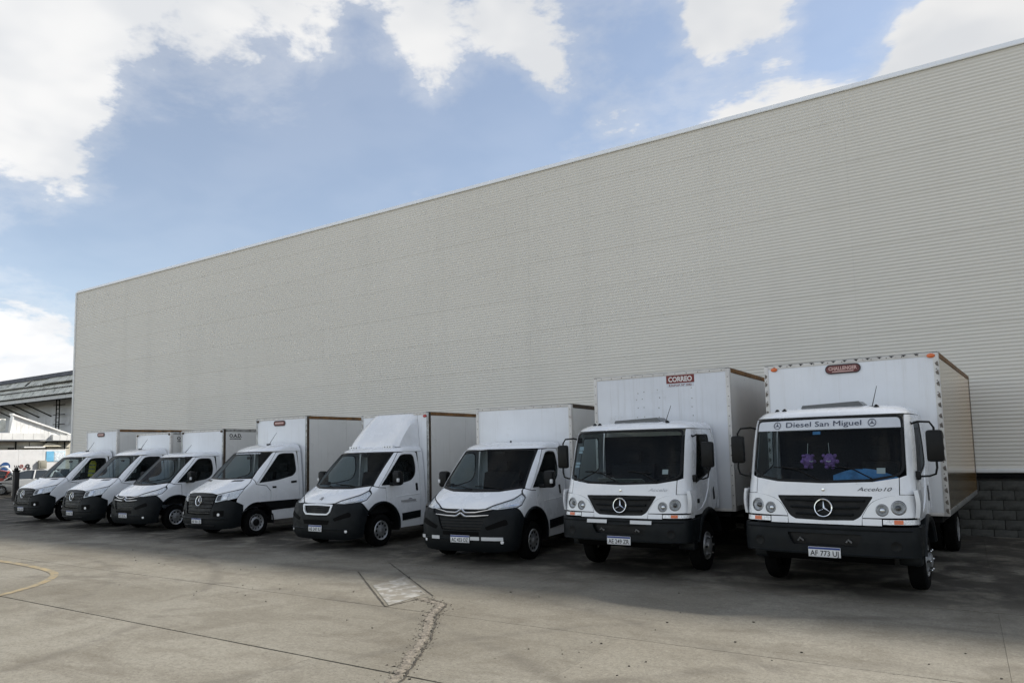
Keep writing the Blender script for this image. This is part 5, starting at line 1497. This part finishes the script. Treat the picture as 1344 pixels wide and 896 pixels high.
place(v3, -19.89, 11.06, -.2)
c3 = van_box(v3, 2.13, 2.37, 4.2, .85, 2.83, 'AD 502 KL', .445, 'white box van with chrome chevron grille parked between two star-badged vans', post=ALU, rails=(RAILW, ALU), oad=True, marker=[(-.98, 2.77, DARKRUST), (.98, 2.77, DARKRUST)])
MB().tube([(.10, 1.75, 2.15), (.16, 1.92, 2.38)], [.008, .004], 6).build('antenna', BLACK, v3)

place(v5, -11.78, 10.68, -1.0)
c5 = van_box(v5, 2.20, 2.437, 4.2, .757, 2.945, 'AE 247 IU', .447, 'white box van with roof air deflector and white framed grille', post=ALU, rails=(RAILW, RUST), marker=[(.99, 2.86, REDM)])
def deflector(root):
    # faired hood from the cab roof up to the top of the box
    rows = []
    for k in range(9):
        t = k/8
        y = 1.66+.74*t**1.2; z = 2.14+.785*t; hw = .78-.07*t
        rows.append((y, z, hw))
    V = []; F = []; NU = 12; sec = []
    for (y, z, hw) in rows:
        for i in range(NU+1):
            u = -1+2*i/NU
            x = hw*math.copysign(min(1, abs(u)**.9), u)
            V.append((x, y+.09*abs(u)**5, z))
    for k in range(8):
        for i in range(NU):
            a = k*(NU+1)+i; F.append((a, a+1, a+NU+2, a+NU+1))
    b = len(V)
    # cheeks back to the box
    for k, (y, z, hw) in enumerate(rows):
        V += [(-hw-.04, 2.425, z-.02 if k else 2.12), (hw+.04, 2.425, z-.02 if k else 2.12)]
    for k in range(8):
        F.append((k*(NU+1), (k+1)*(NU+1), b+2*(k+1), b+2*k))
        F.append((k*(NU+1)+NU, b+2*k+1, b+2*k+3, (k+1)*(NU+1)+NU))
    top = 8*(NU+1); F.append(tuple(top+i for i in range(NU+1))+(b+17, b+16))
    d = MB().add(V, F).build('air_deflector', WHITE, root, ang=50)
    for sg in (-1, 1):
        mb = MB().box(min(sg*.40, sg*.70), max(sg*.40, sg*.70), 1.625, 1.70, 2.10, 2.18, .01); mb.build('deflector_foot', WHITE, d)
        for x in (.46, .54, .62):
            MB().lathe([(0, .014), (-.006, .012), (-.007, 0)], 'y', (sg*x, 1.625, 2.145), 8).build('bolt', DARK, d)
deflector(v5)
mb = MB()
mb.box(1.022, 1.024, 1.55, 2.05, .905, .925).box(1.022, 1.024, 1.60, 2.08, .885, .893).prism([(1.78, .955), (1.84, .985), (1.92, .97), (1.93, .955)], 'x', 1.022, 1.024)
for k in range(14): mb.box(1.022, 1.0245, 1.54+k*.037, 1.565+k*.037, .93, .948)
mb.build('door_graphic', mat('graphic_grey', (.26, .26, .27), .5), v5)
paper('paper', v5, (-.15, .98, 1.30), .16, .06, .1, 'white paper on the dashboard of the van with the air deflector', tiltx=-.5)

place(vS, -16.18, 10.84, -1.7)
c4 = van_box(vS, 2.18, 2.482, 4.2, .85, 3.05, 'AF 931 ZJ', .44, 'white star-badged box van with tall signed box, next to the deflector van', rear=4.9, marker=[(-1.02, 2.98, DARKRUST)], sign=(-.05,))
panel(VA, 'windscreen_lettering', both(VA, [f_(0, 2.06), f_(.52, 2.055), f_(.52, 2.08), f_(0, 2.085)]), mat('pale_lettering', (.45, .47, .5), .5, noise=(30, .6)), vS, off=.004, thick=0, inset=0)
paper('paper', vS, (.42, 1.0, 1.31), .14, .04, .1, 'white paper on the dashboard of the tall star-badged van', tiltx=-.45)
place(v2, -22.56, 10.95, -2.7)
c2 = van_box(v2, 2.13, 2.447, 4.2, .85, 2.82, 'AF 418 TB', .45, 'white star-badged box van, second from the left end of the row', rear=4.9, post=RAILW, oad=True, marker=[(-.98, 2.76, DARKRUST), (.98, 2.76, DARKRUST)], rails=(RAILW, ALU))
paper('folder', v2, (.15, 1.0, 1.31), .26, .07, .1, 'red and white folder on the dashboard of the second van from the left', mat('red_folder', (.30, .06, .05), .6, noise=(8, .5)), tiltx=-.5)
place(v1, -26.33, 11.25, -1.1)
c1 = van_box(v1, 2.145, 2.495, 4.2, .85, 3.04, 'AF 902 QM', .455, 'white star-badged box van at the left end of the row', rear=4.9, post=RAILW, rails=(RAILW, RUST), sign=(-.03,))
paper('paper', v1, (.15, 1.0, 1.31), .14, .05, .2, 'white paper on the dashboard of the van at the left end', tiltx=-.45)
vest = MB()
vest.prism([(-.20, 0), (-.22, .45), (-.10, .55), (.10, .55), (.22, .45), (.20, 0)], 'y', -.015, .015)
ve = vest.build('safety_vest', mat('hivis_yellow', (.55, .50, .06), .8, noise=(14, .3)), None, loc=w_at(v1, (.30, 2.02, 1.42)), rot=(-.12, 0, v1.rotation_euler.z))
tag(ve, 'yellow safety vest hung over a seat in the van at the left end', 'vest')
for z in (.12, .26, .40): MB().box(-.205, .205, -.0175, -.0155, z-.02, z+.02).build('grey_band', LAMPD, ve)

# ------------------------------------------------------------------ cars behind the gate
def make_car(name, loc, rz, paint, label):
    """small hatchback, nose towards -x"""
    r = empty(name, loc, R(rz)); tag(r, label, 'car', 'cars parked behind the gate')
    st = [(-2.0, .30, .55, .62, .60), (-1.92, .24, .62, .74, .70), (-1.6, .20, .78, .80, .78), (-1.0, .19, .90, .84, .83), (-.6, .19, .95, .85, .84), (0, .19, .96, .86, .85), (.8, .19, .97, .86, .84), (1.5, .20, .98, .85, .82), (1.9, .26, .96, .80, .76), (2.0, .34, .86, .72, .70)]
    V = []; F = []; m = 9
    for (x, zb, zt, w, wt) in st:
        V += [(x, -w*.86, zb), (x, -w, zb+.12), (x, -w, (zb+zt)/2), (x, -wt, zt-.05), (x, -wt*.85, zt), (x, wt*.85, zt), (x, wt, zt-.05), (x, w, (zb+zt)/2), (x, w, zb+.12), (x, w*.86, zb)]
    m = 10
    for k in range(len(st)-1):
        for j in range(m): F.append((k*m+j, k*m+(j+1) % m, (k+1)*m+(j+1) % m, (k+1)*m+j))
    F += [tuple(range(m)), tuple((len(st)-1)*m+j for j in range(m))]
    MB().add(V, F).build('body', paint, r, ang=45)
    gl = [(-1.15, .90, .84, .90, .80), (-.40, .93, .84, 1.38, .62), (0, .94, .85, 1.46, .62), (.9, .95, .84, 1.45, .60), (1.55, .96, .80, 1.30, .56), (1.85, .95, .76, 1.0, .70)]
    V = []; F = []
    for (x, zb, w, zt, wt) in gl: V += [(x, -w*.95, zb), (x, -wt, zt-.04), (x, -wt*.8, zt), (x, wt*.8, zt), (x, wt, zt-.04), (x, w*.95, zb)]
    for k in range(len(gl)-1):
        for j in range(6): F.append((k*6+j, k*6+(j+1) % 6, (k+1)*6+(j+1) % 6, (k+1)*6+j))
    F += [tuple(range(6)), tuple((len(gl)-1)*6+j for j in range(6))]
    MB().add(V, F).build('windows', mat('car_glass', (.05, .06, .07), .06), r, ang=30)
    V = []; F = []
    for (x, zt, wt) in ((-.46, 1.36, .56), (0, 1.475, .60), (.9, 1.465, .58), (1.5, 1.33, .54)): V += [(x, -wt, zt), (x, wt, zt), (x, wt, zt-.03), (x, -wt, zt-.03)]
    for k in range(3):
        for j in range(4): F.append((k*4+j, k*4+(j+1) % 4, (k+1)*4+(j+1) % 4, (k+1)*4+j))
    MB().add(V, F+[(0, 1, 2, 3), (12, 13, 14, 15)]).build('roof', paint, r)
    for s in (-1, 1):
        mb = MB().tube([(-1.15, s*.80, .90), (-.42, s*.605, 1.38)], .035, 6).tube([(.35, s*.83, .95), (.40, s*.62, 1.46)], .04, 6).tube([(1.2, s*.82, .96), (1.35, s*.58, 1.38)], .06, 6)
        mb.build('pillar', paint, r)
        MB().box(-1.96, -1.75, min(s*.45, s*.70), max(s*.45, s*.70), .58, .70, .03).build('headlight', LAMPR, r)
        MB().box(-.92, -.80, min(s*.88, s*1.02), max(s*.88, s*1.02), .92, 1.04, .02).build('mirror', BLACK, r)
        for x in (-1.25, 1.25): make_wheel(r, 0, 0, .30, .19, .19, 'cover', s).location = (x, s*.76, .30)
    for ch in r.children:
        if ch.name.startswith('wheel'): ch.rotation_euler = (0, 0, R(90))
    MB().box(-2.03, -1.95, -.5, .5, .30, .44, .02).build('lower_grille', BLACK, r)
    return r
CARW = mat('car_white', (.74, .74, .73), .25, coat=.5); CARS = mat('car_silver', (.50, .50, .50), .25, .3, coat=.5); CARR = mat('car_red', (.42, .06, .04), .28, coat=.5)
make_car('parked_car', (-49.0, 21.3, -.005), 58, CARW, 'white hatchback with dark windows behind the van at the left end')
make_car('parked_car', (-51.6, 24.2, -.02), 40, CARS, 'silver grey car parked further back behind the gate post')
make_car('parked_car', (-54.8, 21.2, -.02), 60, CARR, 'red car partly cut off by the left edge, behind the iron gate')
